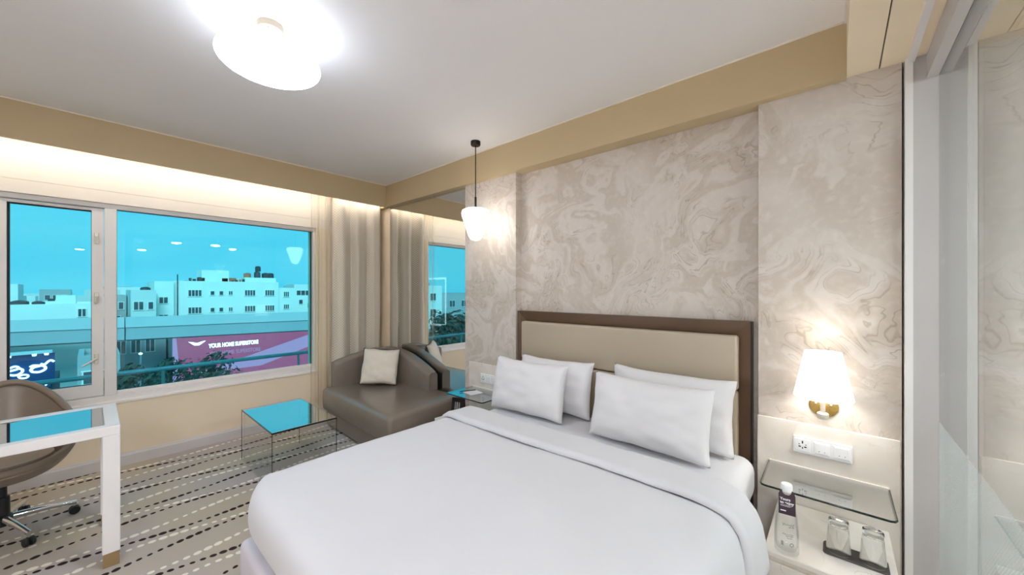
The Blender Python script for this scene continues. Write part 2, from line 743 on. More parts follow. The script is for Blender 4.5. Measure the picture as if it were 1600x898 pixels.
struct('trim_3', bm_box(XL, XB, -0.034, -0.026, ZC - .012, ZC), 'white_paint')
bmt = bmesh.new()
add_box(bmt, XB - .008, XB, -0.03, YP, ZC - .008, ZC)
add_box(bmt, XL, XB, YP - .008, YP, ZC - .008, ZC)
struct('trim_4', bmt, 'cream_paint')

# headboard wall: recess, column, side panel, strip behind the mirror
struct('wall_headboard', bm_box(XR, 2.80, -0.36, 4.85, 0, ZC), 'swirl_wallpaper')
struct('wall_column', bm_box(XC, XR, 2.182, 2.866, 0, ZB), 'swirl_wallpaper')
struct('wall_bedside', bm_box(XC, XR, -0.228, 0.342, 0, 2.58), 'swirl_wallpaper')
struct('wall_mirror_backing', bm_box(XM + .008, XR, 2.866, 4.61, 0, ZB), 'sand_paint')
# dado panels behind the nightstands
struct('trim_5', bm_box(XC - .010, XC, -0.224, 0.346, 0, 0.790, bev=.003, seg=1), 'pale_stone')
struct('trim_6', bm_box(XC - .010, XC, 2.180, 2.80, 0, 0.790, bev=.003, seg=1), 'pale_stone')

# window wall
struct('wall_window_lower', bm_box(XL, 2.61, YW, YW + .24, 0, 0.548), 'sand_paint')
bmw = bmesh.new()
add_box(bmw, XL, 2.61, YW, YW + .24, 2.338, ZC)
add_box(bmw, XL, 2.61, YW, YW + .24, 2.236, 2.334)
add_box(bmw, XL, 2.61, YW + .006, YW + .24, 2.330, 2.342)
struct('wall_window_upper', bmw, 'cream_paint')
bmw = bmesh.new()
add_box(bmw, 1.745, 2.61, YW, YW + .24, 0.548, 2.236)
add_box(bmw, XL, -0.62, YW, YW + .24, 0.548, 2.236)
struct('wall_window_sides', bmw, 'sand_paint')
bmb = bmesh.new()
add_box(bmb, XL, 2.55, YW - .014, YW, 0, 0.082)
add_prism(bmb, [(YW - .014, .082), (YW, .082), (YW, .106), (YW - .006, .102), (YW - .009, .092)], 'x', XL, 2.55)
struct('baseboard_window', bmb, 'grey_skirting')

# the rest of the shell (left wall, entry, bathroom)
struct('wall_left', bm_box(XL - .2, XL, YR, 4.85, 0, ZC), 'rear_wall')
struct('wall_rear', bm_box(XL - .2, 2.80, YR - .2, YR, 0, 2.58), 'rear_wall')
bmr = bmesh.new()
add_box(bmr, 2.60, 2.80, YR, -0.36, 0, 2.58)
struct('wall_bathroom', bmr, 'bath_tile')
struct('wall_bathroom_back', bm_box(0.50, 2.60, -5.1, -5.0, 0, 2.58), 'bath_tile')
struct('wall_bathroom_side', bm_box(0.40, 0.50, -5.1, -0.36, 0, 2.58), 'rear_wall')

# ------------------------------------------------------------------ window
win = thing('window_1', 'wide white framed window with casement and teal tinted panes', 'window')
del win['category']
win['kind'] = 'structure'
FY0, FY1 = YW + .045, YW + .115
# outer frame members, each side its own piece
for nm, b in (('frame_head', (-0.62, 1.745, FY0 - .02, FY1, 2.196, 2.236)),
              ('frame_foot', (-0.62, 1.745, FY0 - .02, FY1, 0.560, 0.612)),
              ('mullion', (0.070, 0.143, FY0 - .02, FY1, 0.612, 2.196)),
              ('jamb', (1.722, 1.745, FY0 - .02, FY1, 0.612, 2.196)),
              ('jamb', (-0.62, -0.53, FY0 - .02, FY1, 0.612, 2.196))):
    obj(nm, bm_box(*b, bev=.004, seg=1), 'window_white', win)
bm = bmesh.new()
add_box(bm, -0.62, 1.745, YW - .016, YW + .06, 0.540, 0.566, bev=.006)
add_box(bm, -0.62, 1.745, YW + .03, YW + .05, 0.566, 0.590, bev=.003)
obj('sill', bm, 'sill_white', win)
ca = obj('casement_sash', frame_bm(-0.525, 0.066, 0.618, 2.190, FY0, FY1 - .01, .105, .066, .098, .022), 'window_white', win)
obj('gasket', frame_bm(-0.42, 0.0, 0.716, 2.168, FY0 + .02, FY1 - .02, .012, .003, .003, .008), 'rubber_black', ca)
obj('pane', bm_box(-0.415, -0.002, FY0 + .03, FY0 + .036, 0.718, 2.165), 'window_glass', ca)
obj('fixed_pane', bm_box(0.143, 1.722, FY0 + .03, FY0 + .036, 0.612, 2.196), 'window_glass', win)
obj('gasket', frame_bm(0.143, 1.722, 0.612, 2.196, FY0 + .024, FY0 + .042, .003, .012, .012, .003), 'rubber_black', win)
obj('glazing_bead', bm_box(0.143, 1.722, FY0, FY0 + .022, 0.612, 0.640, bev=.003, seg=1), 'sill_white', win)
for hz in (1.94, 1.441, 0.931):
    h = obj('latch', bm_box(0.014, 0.040, FY0 - .010, FY0 + .002, hz - .045, hz + .045, bev=.004), 'satin_metal', ca)
    bm = bmesh.new()
    add_tube(bm, [(0.027, FY0 - .008, hz + .01), (0.027, FY0 - .030, hz + .01)], .007, 8)
    if hz < 1.0:
        add_tube(bm, [(0.030, FY0 - .028, hz + .005), (-0.052, FY0 - .034, hz - .05)], [.009, .007], 8)
    else:
        add_tube(bm, [(0.027, FY0 - .028, hz + .012), (0.029, FY0 - .030, hz - .05)], [.008, .006], 8)
    obj('latch_handle', bm, 'satin_metal', ca, smooth=40)

# cove light strip behind the pelmet
cv = obj('cove_light', bm_box(XL + .02, 2.50, YP + .030, YP + .052, 2.615, 2.635), 'cove_glow',
         label='warm light strip hidden behind the tan curtain pelmet', category='light strip')

# ------------------------------------------------------------------ curtains


def pleats(x0, x1, yc, z0, z1, amp, waves, seed, slack=1.35, pinch=0.0, cusp=False):
    rnd = random.Random(seed)
    ph = [rnd.uniform(0, 6.28) for _ in range(4)]

    def fn(u, v):
        k = u * waves * 2 * math.pi
        z = z1 + (z0 - z1) * v
        a = amp * (0.75 + .25 * math.sin(k * .31 + ph[0])) * (0.75 + .25 * v)
        y = yc + a * math.sin(k + 0.25 * math.sin(v * 5 + ph[1])) + .15 * a * math.sin(2.3 * k + ph[2])
        if cusp:
            y = yc - a * (2.2 * abs(math.sin(k / 2 + .12 * math.sin(v * 4 + ph[1]))) ** .75 - 1.2) + .12 * a * math.sin(2.3 * k + ph[2])
        x = x0 + (x1 - x0) * u + .012 * math.sin(k * .7 + ph[3]) * v + .25 * a * math.cos(k)
        if pinch:
            x = x1 + (x - x1) * (1 - pinch * math.sin(math.pi * min(1, v * 1.0)) ** 2)
        return (x, y, z)
    wid = (x1 - x0) * slack
    bm = bmesh.new()
    add_grid(bm, fn, int(waves * 16), 24, uvs=lambda a, b: (a * wid, b * (z1 - z0)))
    return bm


drape = thing('drape', 'taupe drape with small diamond weave hanging by the mirror', 'curtain', (2.2, 4.45, 0))
o = obj('fabric', pleats(1.885 - 2.2, 2.505 - 2.2, 0.03, 0.015, 2.83, .078, 3.0, 3, cusp=True), 'diamond_drape', drape, smooth=80)
sm = o.modifiers.new('thick', 'SOLIDIFY')
sm.thickness = .003
bm = bmesh.new()
add_box(bm, -.33, .30, .015, .045, 2.815, 2.838)
obj('rail', bm, 'white_paint', drape)
sheer = thing('sheer_curtain', 'thin translucent sheer curtain gathered at the edge of the wide window', 'curtain', (1.77, 4.465, 0))
obj('fabric', pleats(1.665 - 1.77, 1.885 - 1.77, 0.080, 0.015, 2.83, .030, 2.7, 9, 1.6), 'sheer_voile', sheer, smooth=80)
bm = bmesh.new()
add_box(bm, -.13, .12, .070, .090, 2.815, 2.838)
obj('rail', bm, 'white_paint', sheer)

# ------------------------------------------------------------------ mirror
mir = thing('wall_mirror', 'frameless full height mirror panel in the corner behind the sofa', 'mirror', (XM, 3.6, 0))
obj('glass', bm_box(0.0, .006, 2.868 - 3.6, YP - 3.6, 0.05, ZB), 'mirror_silver', mir)
obj('backing', bm_box(.006, .008, 2.868 - 3.6, YP - 3.6, 0.05, ZB), 'slot_dark', mir)

# ------------------------------------------------------------------ bathroom partition
struct('trim_7', bm_box(XC - .03, XR, -0.262, -0.236, 0, 2.58), 'white_paint')
struct('trim_8', bm_box(XC - .012, 2.62, -0.375, -0.262, 0, 2.58), 'jamb_grey')
struct('trim_9', bm_box(0.42, XC - .012, -0.268, -0.244, 2.558, 2.58), 'white_paint')
hd = struct('trim_10', bm_box(0.42, XC - .012, -0.342, -0.305, 2.470, 2.575), 'jamb_grey')
obj('track', bm_box(0.42, XC - .012, -0.400, -0.352, 2.470, 2.575), 'white_paint', hd)
obj('groove', bm_box(0.42, XC - .012, -0.352, -0.342, 2.50, 2.575), 'slot_dark', hd)
part = thing('glass_partition', 'clear sliding glass partition of the bathroom beside the bedside wall', 'glass partition', (1.5, -0.347, 0))
obj('pane', bm_box(0.52 - 1.5, XC - .014 - 1.5, -.004, .004, 0.012, 2.50), 'partition_glass', part)
obj('dotted_film', bm_box(0.52 - 1.5, XC - .016 - 1.5, 0.0048, 0.0058, 0.03, 0.912), 'dotted_film', part,
    label='fine white dot film on the lower half of the glass')
obj('floor_channel', bm_box(0.52 - 1.5, XC - .014 - 1.5, -.012, .012, 0.0, 0.012), 'satin_metal', part)

# ------------------------------------------------------------------ bed
bed = thing('bed', 'wide bed with white mattress on a pale leather base', 'bed', (1.5, 1.26, 0))
bx, by = 1.5, 1.26


def rbox(x0, x1, y0, y1, z0, z1, bev, seg=4, ox=0, oy=0):
    return bm_box(x0 - ox, x1 - ox, y0 - oy, y1 - oy, z0, z1, bev=bev, seg=seg)


obj('base', rbox(0.455, 2.50, 0.40, 2.105, 0.05, 0.335, .03, 4, bx, by), 'bed_leather', bed, smooth=40)
for lx in (0.60, 2.40):
    for ly in (0.55, 1.95):
        obj('leg', rbox(lx - .04, lx + .04, ly - .04, ly + .04, 0.0, 0.05, .004, 1, bx, by), 'black_plastic', bed)
mt = rbox(0.625, 2.495, 0.345, 2.105, 0.336, 0.562, .075, 5, bx, by)
obj('mattress', mt, 'linen', bed, smooth=50)


def nz3(x, y, z, s):
    return noise.noise(Vector((x * s, y * s, z * s)))


def resample(pts, n):
    pts = [Vector(p) for p in pts]
    L = [0]
    for a, b in zip(pts, pts[1:]):
        L.append(L[-1] + (b - a).length)
    out = []
    for i in range(n + 1):
        t = L[-1] * i / n
        k = max(0, min(len(pts) - 2, next((q for q in range(len(L) - 1) if L[q + 1] >= t), len(pts) - 2)))
        f = 0 if L[k + 1] == L[k] else (t - L[k]) / (L[k + 1] - L[k])
        out.append(pts[k].lerp(pts[k + 1], f))
    return out


def chaikin(pts, it=2):
    for _ in range(it):
        q = [pts[0]]
        for a, b in zip(pts, pts[1:]):
            a, b = Vector(a), Vector(b)
            q += [a * .75 + b * .25, a * .25 + b * .75]
        q.append(pts[-1])
        pts = [Vector(p) for p in q]
    return pts


TOP = 0.592
# profile across the bed (y, z): tucked on the window side, hanging on the bedside-lamp side
PS = resample(chaikin([(2.142, .345, 0), (2.172, .40, 0), (2.188, .50, 0), (2.178, .575, 0), (2.08, TOP, 0), (1.3, TOP + .010, 0), (.50, TOP, 0),
                       (.330, .578, 0), (.285, .48, 0), (.275, .33, 0), (.272, .12, 0)], 3), 90)
# profile along the bed (x, drop)
PT = resample(chaikin([(.500, .25, 0), (.462, .19, 0), (.452, .10, 0), (.475, .02, 0), (.58, 0.0, 0), (1.0, 0, 0), (1.72, 0, 0)], 3), 70)


def duvet_pt(s, t, lift=0.0):
    a = PS[min(90, int(round(s * 90)))]
    b = PT[min(70, int(round(t * 70)))]
    ds = TOP + .006 - a.y
    dt = b.y
    drop = (max(ds, 0) ** 4 + dt ** 4) ** .25 if ds > 0.012 or dt > 0.012 else max(ds, dt)
    y = a.x
    yc = 1.22
    k = 1 - 0.06 * max(0, dt - .06) if y > yc else 1
    y = yc + (y - yc) * k
    z = TOP + .006 - drop
    z = max(z, .10)
    w = .006 * nz3(b.x, y, 0.3, 3.0) + .003 * nz3(b.x, y, 1.7, 9)
    if y < .31:
        y += .012 * math.sin(b.x * 9 + 1) * min(1, (TOP - z) * 3)
    x = b.x
    if x < .75 and y > 1.92:
        x += .115 * min(1, (y - 1.92) / .26) ** 2 * min(1, 1 - (x - .45) / .30)
    return Vector((x - bx, y - by, z + w + lift))


duv = thing('duvet', 'smooth white duvet tucked over the foot of the bed', 'duvet', (bx, by, 0))
bm = bmesh.new()
add_grid(bm, lambda s, t: duvet_pt(s, t), 90, 70)
o = obj('cover', bm, 'linen', duv, smooth=80)

# folded-back band of the duvet, a soft double layer
FX0, FX1 = 1.690, 1.955


def fold_bm():
    sec = []
    for i in range(29):                      # loop across x, thick soft roll at the foot edge
        a = i / 28
        sec.append(a)
    bm = bmesh.new()
    SS = [k / 60 for k in range(61)]
    g = []
    for s in SS:
        a = PS[min(90, int(round(s * 84)))]
        # outward normal of the cross profile
        i0 = min(90, int(round(s * 84)))
        p0, p1 = PS[max(0, i0 - 2)], PS[min(90, i0 + 2)]
        tn = Vector((p1.x - p0.x, p1.y - p0.y))
        tn.normalize()
        nrm = Vector((-tn.y, tn.x)) * -1
        if nrm.y < 0 and abs(nrm.y) > .3:
            nrm = -nrm
        row = []
        hang = max(0, .30 - a.x) * 1.6 if a.x < .6 else 0
        for k in range(25):
            q = k / 24
            xx = FX0 + (FX1 - FX0) * q
            th = .030 * min(1, (math.sin(min(q, .12) / .12 * math.pi / 2))) * (1 - .35 * q)
            th += .006 * nz3(xx, a.x * 1.0, a.y, 7)
            if q > .93:
                th *= (1 - q) / .07
            off = nrm * (th + .002)
            flare = .10 * max(0, min(1, (.585 - a.y) / .4)) * q if a.x < .35 else 0
            row.append(bm.verts.new((xx - bx + .02 * math.sin(a.x * 3), a.x + off.x - flare * .50 - by, a.y + max(off.y, 0) + .006)))
        g.append(row)
    for i in range(len(g) - 1):
        for k in range(24):
            bm.faces.new((g[i][k], g[i + 1][k], g[i + 1][k + 1], g[i][k + 1]))
    return bm


o = obj('turned_fold', fold_bm(), 'linen', duv, smooth=80)
sm = o.modifiers.new('thick', 'SOLIDIFY')
sm.thickness = .008
sm.offset = -1


def pillow_bm(W, H, T, seed, n=34, uv=False, corner=.07):
    """pillow standing in its XZ plane, thickness along Y, origin at the bottom centre"""
    bm = bmesh.new()
    rnd = random.Random(seed)
    s1, s2 = rnd.uniform(0, 9), rnd.uniform(0, 9)

    def side(sg):
        def fn(u, v):
            a, b = 2 * u - 1, 2 * v - 1
            e = (1 - abs(a) ** 2.6) * (1 - abs(b) ** 2.6)
            th = max(0, e) ** .42 * T / 2
            wr = 0.011 * nz3(a * 2 + s1, b * 2 + s2, sg, 1.6) * (1 - abs(a) ** 8) * (1 - abs(b) ** 8)
            # corner creases
            cr = abs(a) * abs(b)
            wr += .005 * math.sin((abs(a) - abs(b)) * 14 + s1) * cr ** 3 * (1 - max(abs(a), abs(b)) ** 8)
            x = a * W / 2 * (1 - corner * .6 * (1 - b * b))
            z = H / 2 + b * H / 2 * (1 - corner * (1 - a * a))
            x += .006 * nz3(a + s2, b, s1, 2.2) * abs(a)
            z += .008 * nz3(a + s1, b, s2, 2.0)
            return (x, sg * (th + wr + .0015), z)
        return fn
    for sg in (-1, 1):
        add_grid(bm, side(sg), n, n, uvs=(lambda a, b: (a, b)) if uv else None)
    bmesh.ops.remove_doubles(bm, verts=bm.verts, dist=.0045)
    return bm


def lean(o, loc, rz, tilt, roll=0):
    o.matrix_world = Matrix.Translation(loc) @ Matrix.Rotation(rz, 4, 'Z') @ Matrix.Rotation(tilt, 4, 'X') @ Matrix.Rotation(roll, 4, 'Y')


# pillow local +x -> along -Y of the room, local -y faces the foot of the bed
def bed_pillow(name, label, W, H, T, seed, loc, turn, tilt, roll=0):
    o = obj(name, pillow_bm(W, H, T, seed), 'pillow_linen', smooth=80, label=label, category='pillow')
    lean(o, loc, R(-90 + turn), R(tilt), R(roll))
    return o


bed_pillow('pillow', 'white pillow against the headboard near the pendant lamp', .66, .405, .16, 1, (2.335, 1.655, .572), 2, -10, 0)
bed_pillow('pillow', 'white pillow leaning in front of another, near the pendant lamp', .66, .405, .17, 2, (2.140, 1.765, .570), 3, -13, 0)
bed_pillow('pillow', 'white pillow against the headboard near the wall lamp', .75, .425, .16, 3, (2.335, .80, .572), -2, -9, 0)
bed_pillow('pillow', 'white pillow leaning in front of another, near the wall lamp', .72, .405, .18, 4, (2.130, .855, .570), -1, -13, 0)

# ------------------------------------------------------------------ headboard
hb = thing('headboard', 'padded beige headboard in a dark bronze frame behind the pillows', 'headboard', (2.60, 1.26, 0))
HY0, HY1, HZ1 = 0.382, 2.172, 1.320
HX = 2.60


def frame_side(p_out, p_in):
    """mitred frame member between outer and inner corner pairs (y,z), face sloping back to the panel"""
    bm = bmesh.new()
    (o1, o2), (i1, i2) = p_out, p_in
    A = [bm.verts.new((2.545 - HX, o1[0] - 1.26, o1[1])), bm.verts.new((2.545 - HX, o2[0] - 1.26, o2[1])),
         bm.verts.new((2.572 - HX, i2[0] - 1.26, i2[1])), bm.verts.new((2.572 - HX, i1[0] - 1.26, i1[1]))]
    B = [bm.verts.new((2.606 - HX, o1[0] - 1.26, o1[1])), bm.verts.new((2.606 - HX, o2[0] - 1.26, o2[1])),
         bm.verts.new((2.606 - HX, i2[0] - 1.26, i2[1])), bm.verts.new((2.606 - HX, i1[0] - 1.26, i1[1]))]
    bm.faces.new(A)
    bm.faces.new(B[::-1])
    for k in range(4):
        bm.faces.new((A[k], A[(k + 1) % 4], B[(k + 1) % 4], B[k]))
    return bm


fw = .085
obj('frame_top', frame_side([(HY0, HZ1), (HY1, HZ1)], [(HY0 + fw, HZ1 - fw), (HY1 - fw, HZ1 - fw)]), 'bronze_frame', hb)
obj('frame_side', frame_side([(HY0, .1), (HY0, HZ1)], [(HY0 + fw, .1), (HY0 + fw, HZ1 - fw)]), 'bronze_frame', hb)
obj('frame_side', frame_side([(HY1, .1), (HY1, HZ1)], [(HY1 - fw, .1), (HY1 - fw, HZ1 - fw)]), 'bronze_frame', hb)
for yy in (HY0 - .007, HY1):
    obj('frame_edge', bm_box(2.553 - HX, 2.606 - HX, yy - 1.26, yy + .007 - 1.26, .1, HZ1 - .002), 'black_metal', hb)
obj('back_board', bm_box(2.585 - HX, 2.606 - HX, HY0 + fw - 1.26, HY1 - fw - 1.26, .1, HZ1 - fw), 'bronze_frame', hb)
for z0, z1 in ((.905, HZ1 - fw - .003), (.48, .899)):
    obj('cushion_panel', bm_box(2.515 - HX, 2.584 - HX, HY0 + .062 - 1.26, HY1 - .062 - 1.26, z0, z1, bev=.018, seg=4),
        'headboard_leather', hb, smooth=40)

# ------------------------------------------------------------------ bedside furniture


def nightstand(label, y0, y1, sx=1.988):
    yc = (y0 + y1) / 2
    t = thing('nightstand', label, 'nightstand', (2.26, yc, 0))
    d = (y1 - y0) / 2
    obj('top', bm_box(sx - 2.26, XC - .012 - 2.26, -d, d, .322, .347, bev=.003, seg=1), 'pale_stone', t)
    obj('body', bm_box(sx + .02 - 2.26, XC - .012 - 2.26, -d + .01, d - .01, .03, .322), 'pale_stone', t)
    obj('drawer_front', bm_box(sx + .006 - 2.26, sx + .02 - 2.26, -d + .012, d - .012, .05, .30, bev=.002, seg=1), 'pale_stone', t)
    obj('plinth', bm_box(sx + .05 - 2.26, XC - .012 - 2.26, -d + .03, d - .03, 0, .03), 'slot_dark', t)
    return t


def glass_shelf(label, y0, y1):
    yc = (y0 + y1) / 2
    d = (y1 - y0) / 2
    t = thing('glass_shelf', label, 'shelf', (2.35, yc, .55))
    xa, xb = 2.185 - 2.35, XC - .011 - 2.35
    rr = .02
    poly = [(xb, -d), (xb, d), (xa + rr, d), (xa + rr * .3, d - rr * .3), (xa, d - rr), (xa, -d + rr), (xa + rr * .3, -d + rr * .3), (xa + rr, -d)]
    obj('pane', add_prism(bmesh.new(), poly, 'z', -.010, 0), 'shelf_glass', t)
    bm = bmesh.new()
    pts = [(x, y, -.005) for x, y in poly[2:]] + []
    add_tube(bm, [(xb, d, -.005)] + pts + [(xb, -d, -.005)], .0046, 6)
    obj('polished_edge', bm, 'glass_edge', t, smooth=60)
    obj('wall_channel', bm_box(xb - .008, xb, -d, d, -.014, .006), 'sill_white', t)
    return t


nightstand('pale stone nightstand under the wall lamp, holding bottle and tumblers', -.185, .248)
glass_shelf('clear glass shelf with dark edge fixed under the white socket plate, wall lamp side', -.185, .288)
nightstand('pale stone nightstand between the bed and the chaise sofa', 2.26, 2.74, 2.05)
glass_shelf('clear glass shelf with notepad, between the bed and the chaise sofa', 2.262, 2.74)


def socket_plate(label, yc, zc, w, h):
    t = thing('socket_plate', label, 'socket', (XC - .010, yc, zc))
    obj('plate', bm_box(-.010, 0, -w / 2, w / 2, -h / 2, h / 2, bev=.003, seg=2), 'plastic_white', t)
    g = w / 3
    for k in range(3):
        yy = w / 2 - g * (k + .5)
        m = obj('module', bm_box(-.0125, -.010, yy - g * .40, yy + g * .40, -h * .36, h * .36, bev=.001, seg=1), 'plastic_white', t)
        if k == 0:
            bm = bmesh.new()
            for dy, dz, a, b in ((0, .016, .003, .007), (.012, -.008, .005, .003), (-.012, -.008, .005, .003), (0, -.014, .002, .005), (.014, .004, .003, .002), (-.014, .004, .003, .002)):
                add_box(bm, -.0132, -.0124, yy + dy - a, yy + dy + a, dz - b, dz + b)
            obj('slots', bm, 'slot_dark', m)
        else:
            bm = bmesh.new()
            add_box(bm, -.0155, -.0120, yy - g * .34, yy + g * .34, -h * .30, h * .30, bev=.001, seg=1)
            obj('rocker', bm, 'plastic_white', m)
            bm = bmesh.new()
            for dy in (-.012, .010):
                add_box(bm, -.0160, -.0154, yy + dy - .0015, yy + dy + .0015, -.016, -.012)
            obj('marker', bm, 'slot_dark', m)
    return t


socket_plate('white three module socket plate below the wall lamp', .062, .675, .236, .088)
socket_plate('white three module socket plate beside the pillows, pendant lamp side', 2.505, .650, .236, .088)

# wall lamp
wl = thing('wall_lamp', 'wall lamp with cream cone shade and round brass back plate', 'lamp', (XC, .055, .90))
bm = bmesh.new()
add_lathe(bm, [(0, 0), (.060, 0), (.060, .006), (.052, .012), (0, .014)], 36)
bmesh.ops.transform(bm, matrix=Matrix.Rotation(R(-90), 4, 'Y') @ Matrix.Scale(1, 4), verts=bm.verts)
obj('back_plate', bm, 'brass', wl, smooth=40)
for dy in (-.03, .03):
    bm = bmesh.new()
    add_lathe(bm, [(0, .014), (.006, .014), (.006, .018), (0, .021)], 12)
    bmesh.ops.transform(bm, matrix=Matrix.Translation((0, dy, .012)) @ Matrix.Rotation(R(-90), 4, 'Y'), verts=bm.verts)
    obj('screw_cap', bm, 'satin_metal', wl, smooth=40)
bm = bmesh.new()
add_tube(bm, [(-.01, 0, -.03), (-.06, 0, -.032), (-.105, 0, -.030), (-.12, 0, -.015)], .008, 10)
obj('arm', bm, 'satin_metal', wl, smooth=40)
bm = bmesh.new()
add_lathe(bm, [(0, -.038), (.021, -.038), (.023, -.032), (.023, -.012), (.018, -.008), (.010, -.006), (.010, .06), (.016, .065), (.016, .10), (0, .10)], 24, -.12, 0, 0)
obj('lamp_holder', bm, 'satin_metal', wl, smooth=40)
bm = bmesh.new()
add_lathe(bm, [(.118, .068), (.073, .295), (.0715, .294), (.1165, .069)], 48, -.12, 0, 0, close=True)
obj('shade', bm, 'lamp_shade', wl, smooth=60)
bm = bmesh.new()
add_lathe(bm, [(0, .10), (.018, .105), (.032, .14), (.030, .17), (.016, .19), (0, .195)], 20, -.12, 0, 0)
obj('bulb', bm, 'pendant_glow', wl, smooth=60)
pl = bpy.data.lights.new('wall_lamp_bulb', 'POINT')
pl.energy = 10
pl.color = (1, .95, .88)
pl.shadow_soft_size = .05
po = bpy.data.objects.new('wall_lamp_bulb', pl)
COL.objects.link(po)
po.location = (XC - .12, .055, 1.05 + .02)

# pendant lamp
PX, PY = 2.285, 2.448
pd = thing('pendant_lamp', 'white tapered glass pendant lamp on a thin dark rod', 'lamp', (PX, PY, ZC))
bm = bmesh.new()
add_lathe(bm, [(0, 0), (.044, 0), (.044, -.030), (.040, -.036), (0, -.036)], 32)
obj('ceiling_rose', bm, 'black_metal', pd, smooth=40)
bm = bmesh.new()
add_tube(bm, [(0, 0, -.03), (0, 0, -.52)], .0048, 10)
obj('rod', bm, 'black_metal', pd, smooth=40)
bm = bmesh.new()
add_tube(bm, [(0, 0, -.50), (0, 0, -.612)], .010, 12)
obj('stem_sleeve', bm, 'black_metal', pd, smooth=40)
bm = bmesh.new()
add_lathe(bm, [(0, -.604), (.020, -.604), (.095, -.610), (.118, -.622), (.126, -.645), (.122, -.672), (.062, -.850), (.048, -.875), (.025, -.888), (0, -.891)], 40)
obj('glass_shade', bm, 'pendant_glow', pd, smooth=60)

# ceiling lamp
cl = thing('ceiling_lamp', 'round flat white glass ceiling lamp with small pale rose', 'lamp', (0.598, 2.155, ZC))
bm = bmesh.new()
add_lathe(bm, [(0, 0), (.058, 0), (.058, -.030), (.052, -.034), (0, -.034)], 36)
obj('ceiling_rose', bm, 'rose_metal', cl, smooth=40)
for a in (0, 120, 240):
    bm = bmesh.new()
    x, y = .04 * math.cos(R(a)), .04 * math.sin(R(a))
    add_tube(bm, [(x, y, -.03), (x, y, -.132)], .005, 8)
    obj('stem', bm, 'satin_metal', cl, smooth=40)
bm = bmesh.new()
prof = [(0, -.127)]
for k in range(1, 25):
    t = math.pi * k / 24
    prof.append((.226 * math.sin(t) ** .62, -.185 + .058 * math.cos(t)))
prof[-1] = (0, -.243)
add_lathe(bm, prof[13:], 56)
obj('glass_shade', bm, 'ceiling_glow', cl, smooth=60)
bm = bmesh.new()
add_lathe(bm, prof[:14], 56)
obj('shade_top', bm, 'ceiling_glow_top', cl, smooth=60)

# downlights seen reflected in the window, plus unseen entry ones added as fill light
for i, (x, y) in enumerate(((-.2, -5.34), (.878, -4.35), (1.254, -1.75), (1.937, -1.69), (2.412, -2.38), (-1.25, -.45), (-1.25, -1.6), (-1.25, -2.9))):
    where = 'the entry' if i == 0 or i > 4 else 'the bathroom'
    t = thing('downlight', 'small round recessed downlight, from a set partly added as fill light, in the dropped ceiling of ' + where, 'downlight', (x, y, 2.58), group='downlights in ' + where)
    bm = bmesh.new()
    add_lathe(bm, [(.085, 0), (.105, 0), (.105, -.006), (.085, -.006)], 24, close=True)
    obj('rim', bm, 'white_paint', t)
    bm = bmesh.new()
    add_lathe(bm, [(0, -.030), (.045, -.027), (.07, -.018), (.085, -.003), (.08, -.001), (0, -.001)], 24)
    obj('lens', bm, 'down_glow', t)

# lit dressing mirror on the far wall of the room (seen only as a reflection)
lm = thing('dressing_mirror', 'tall dressing mirror with glowing warm light frame on the wall facing the bed', 'mirror', (XL, .10, 0))
obj('glass', bm_box(.0, .03, -.5, .5, .43, 1.90), 'mirror_silver', lm)
for nm, b in (('light_bar', (.03, .036, .44, .50, .43, 1.90)), ('light_bar', (.03, .036, -.5, -.44, .43, 1.90)),
              ('light_bar', (.03, .036, -.44, .44, 1.84, 1.90)), ('light_bar', (.03, .036, -.44, .44, .43, .49))):
    obj(nm, bm_box(*b), 'led_glow', lm)

# ------------------------------------------------------------------ chaise sofa
SX, SY = 2.1, 3.6
sofa = thing('chaise_sofa', 'taupe leather corner chaise sofa with sloping back by the drapes', 'sofa', (SX, SY, 0))


def loft_poly(poly, levels, rad=None):
    """stack of inset polygons: levels = [(inset, z)]"""
    c = Vector((sum(p[0] for p in poly) / len(poly), sum(p[1] for p in poly) / len(poly)))

    def inset(d):
        out = []
        n = len(poly)
        for i in range(n):
            p0, p1, p2 = Vector(poly[i - 1]), Vector(poly[i]), Vector(poly[(i + 1) % n])
            e1, e2 = (p1 - p0).normalized(), (p2 - p1).normalized()
            n1, n2 = Vector((-e1.y, e1.x)), Vector((-e2.y, e2.x))
            b = (n1 + n2)
            b = b / max(.2, b.dot(n1))
            out.append(p1 + b * d)
        if rad:
            out = [Vector(p) for p in round_poly([tuple(q) for q in out], rad)]
        return out
    bm = bmesh.new()
    rings = [[bm.verts.new((p.x, p.y, z)) for p in inset(d)] for d, z in levels]
    for a, b in zip(rings, rings[1:]):
        n = len(a)
        for i in range(n):
            bm.faces.new((a[i], a[(i + 1) % n], b[(i + 1) % n], b[i]))
    bm.faces.new(rings[0][::-1])
    bm.faces.new(rings[-1])
    return bm


def round_poly(pts, r, n=5):
    out = []
    m = len(pts)
    for i in range(m):
        p0, p1, p2 = Vector(pts[i - 1]), Vector(pts[i]), Vector(pts[(i + 1) % m])
        a = p1 + (p0 - p1).normalized() * r
        b = p1 + (p2 - p1).normalized() * r
        for k in range(n + 1):
            t = k / n
            out.append(tuple((a * (1 - t) ** 2 + p1 * 2 * t * (1 - t) + b * t * t)))
    return out


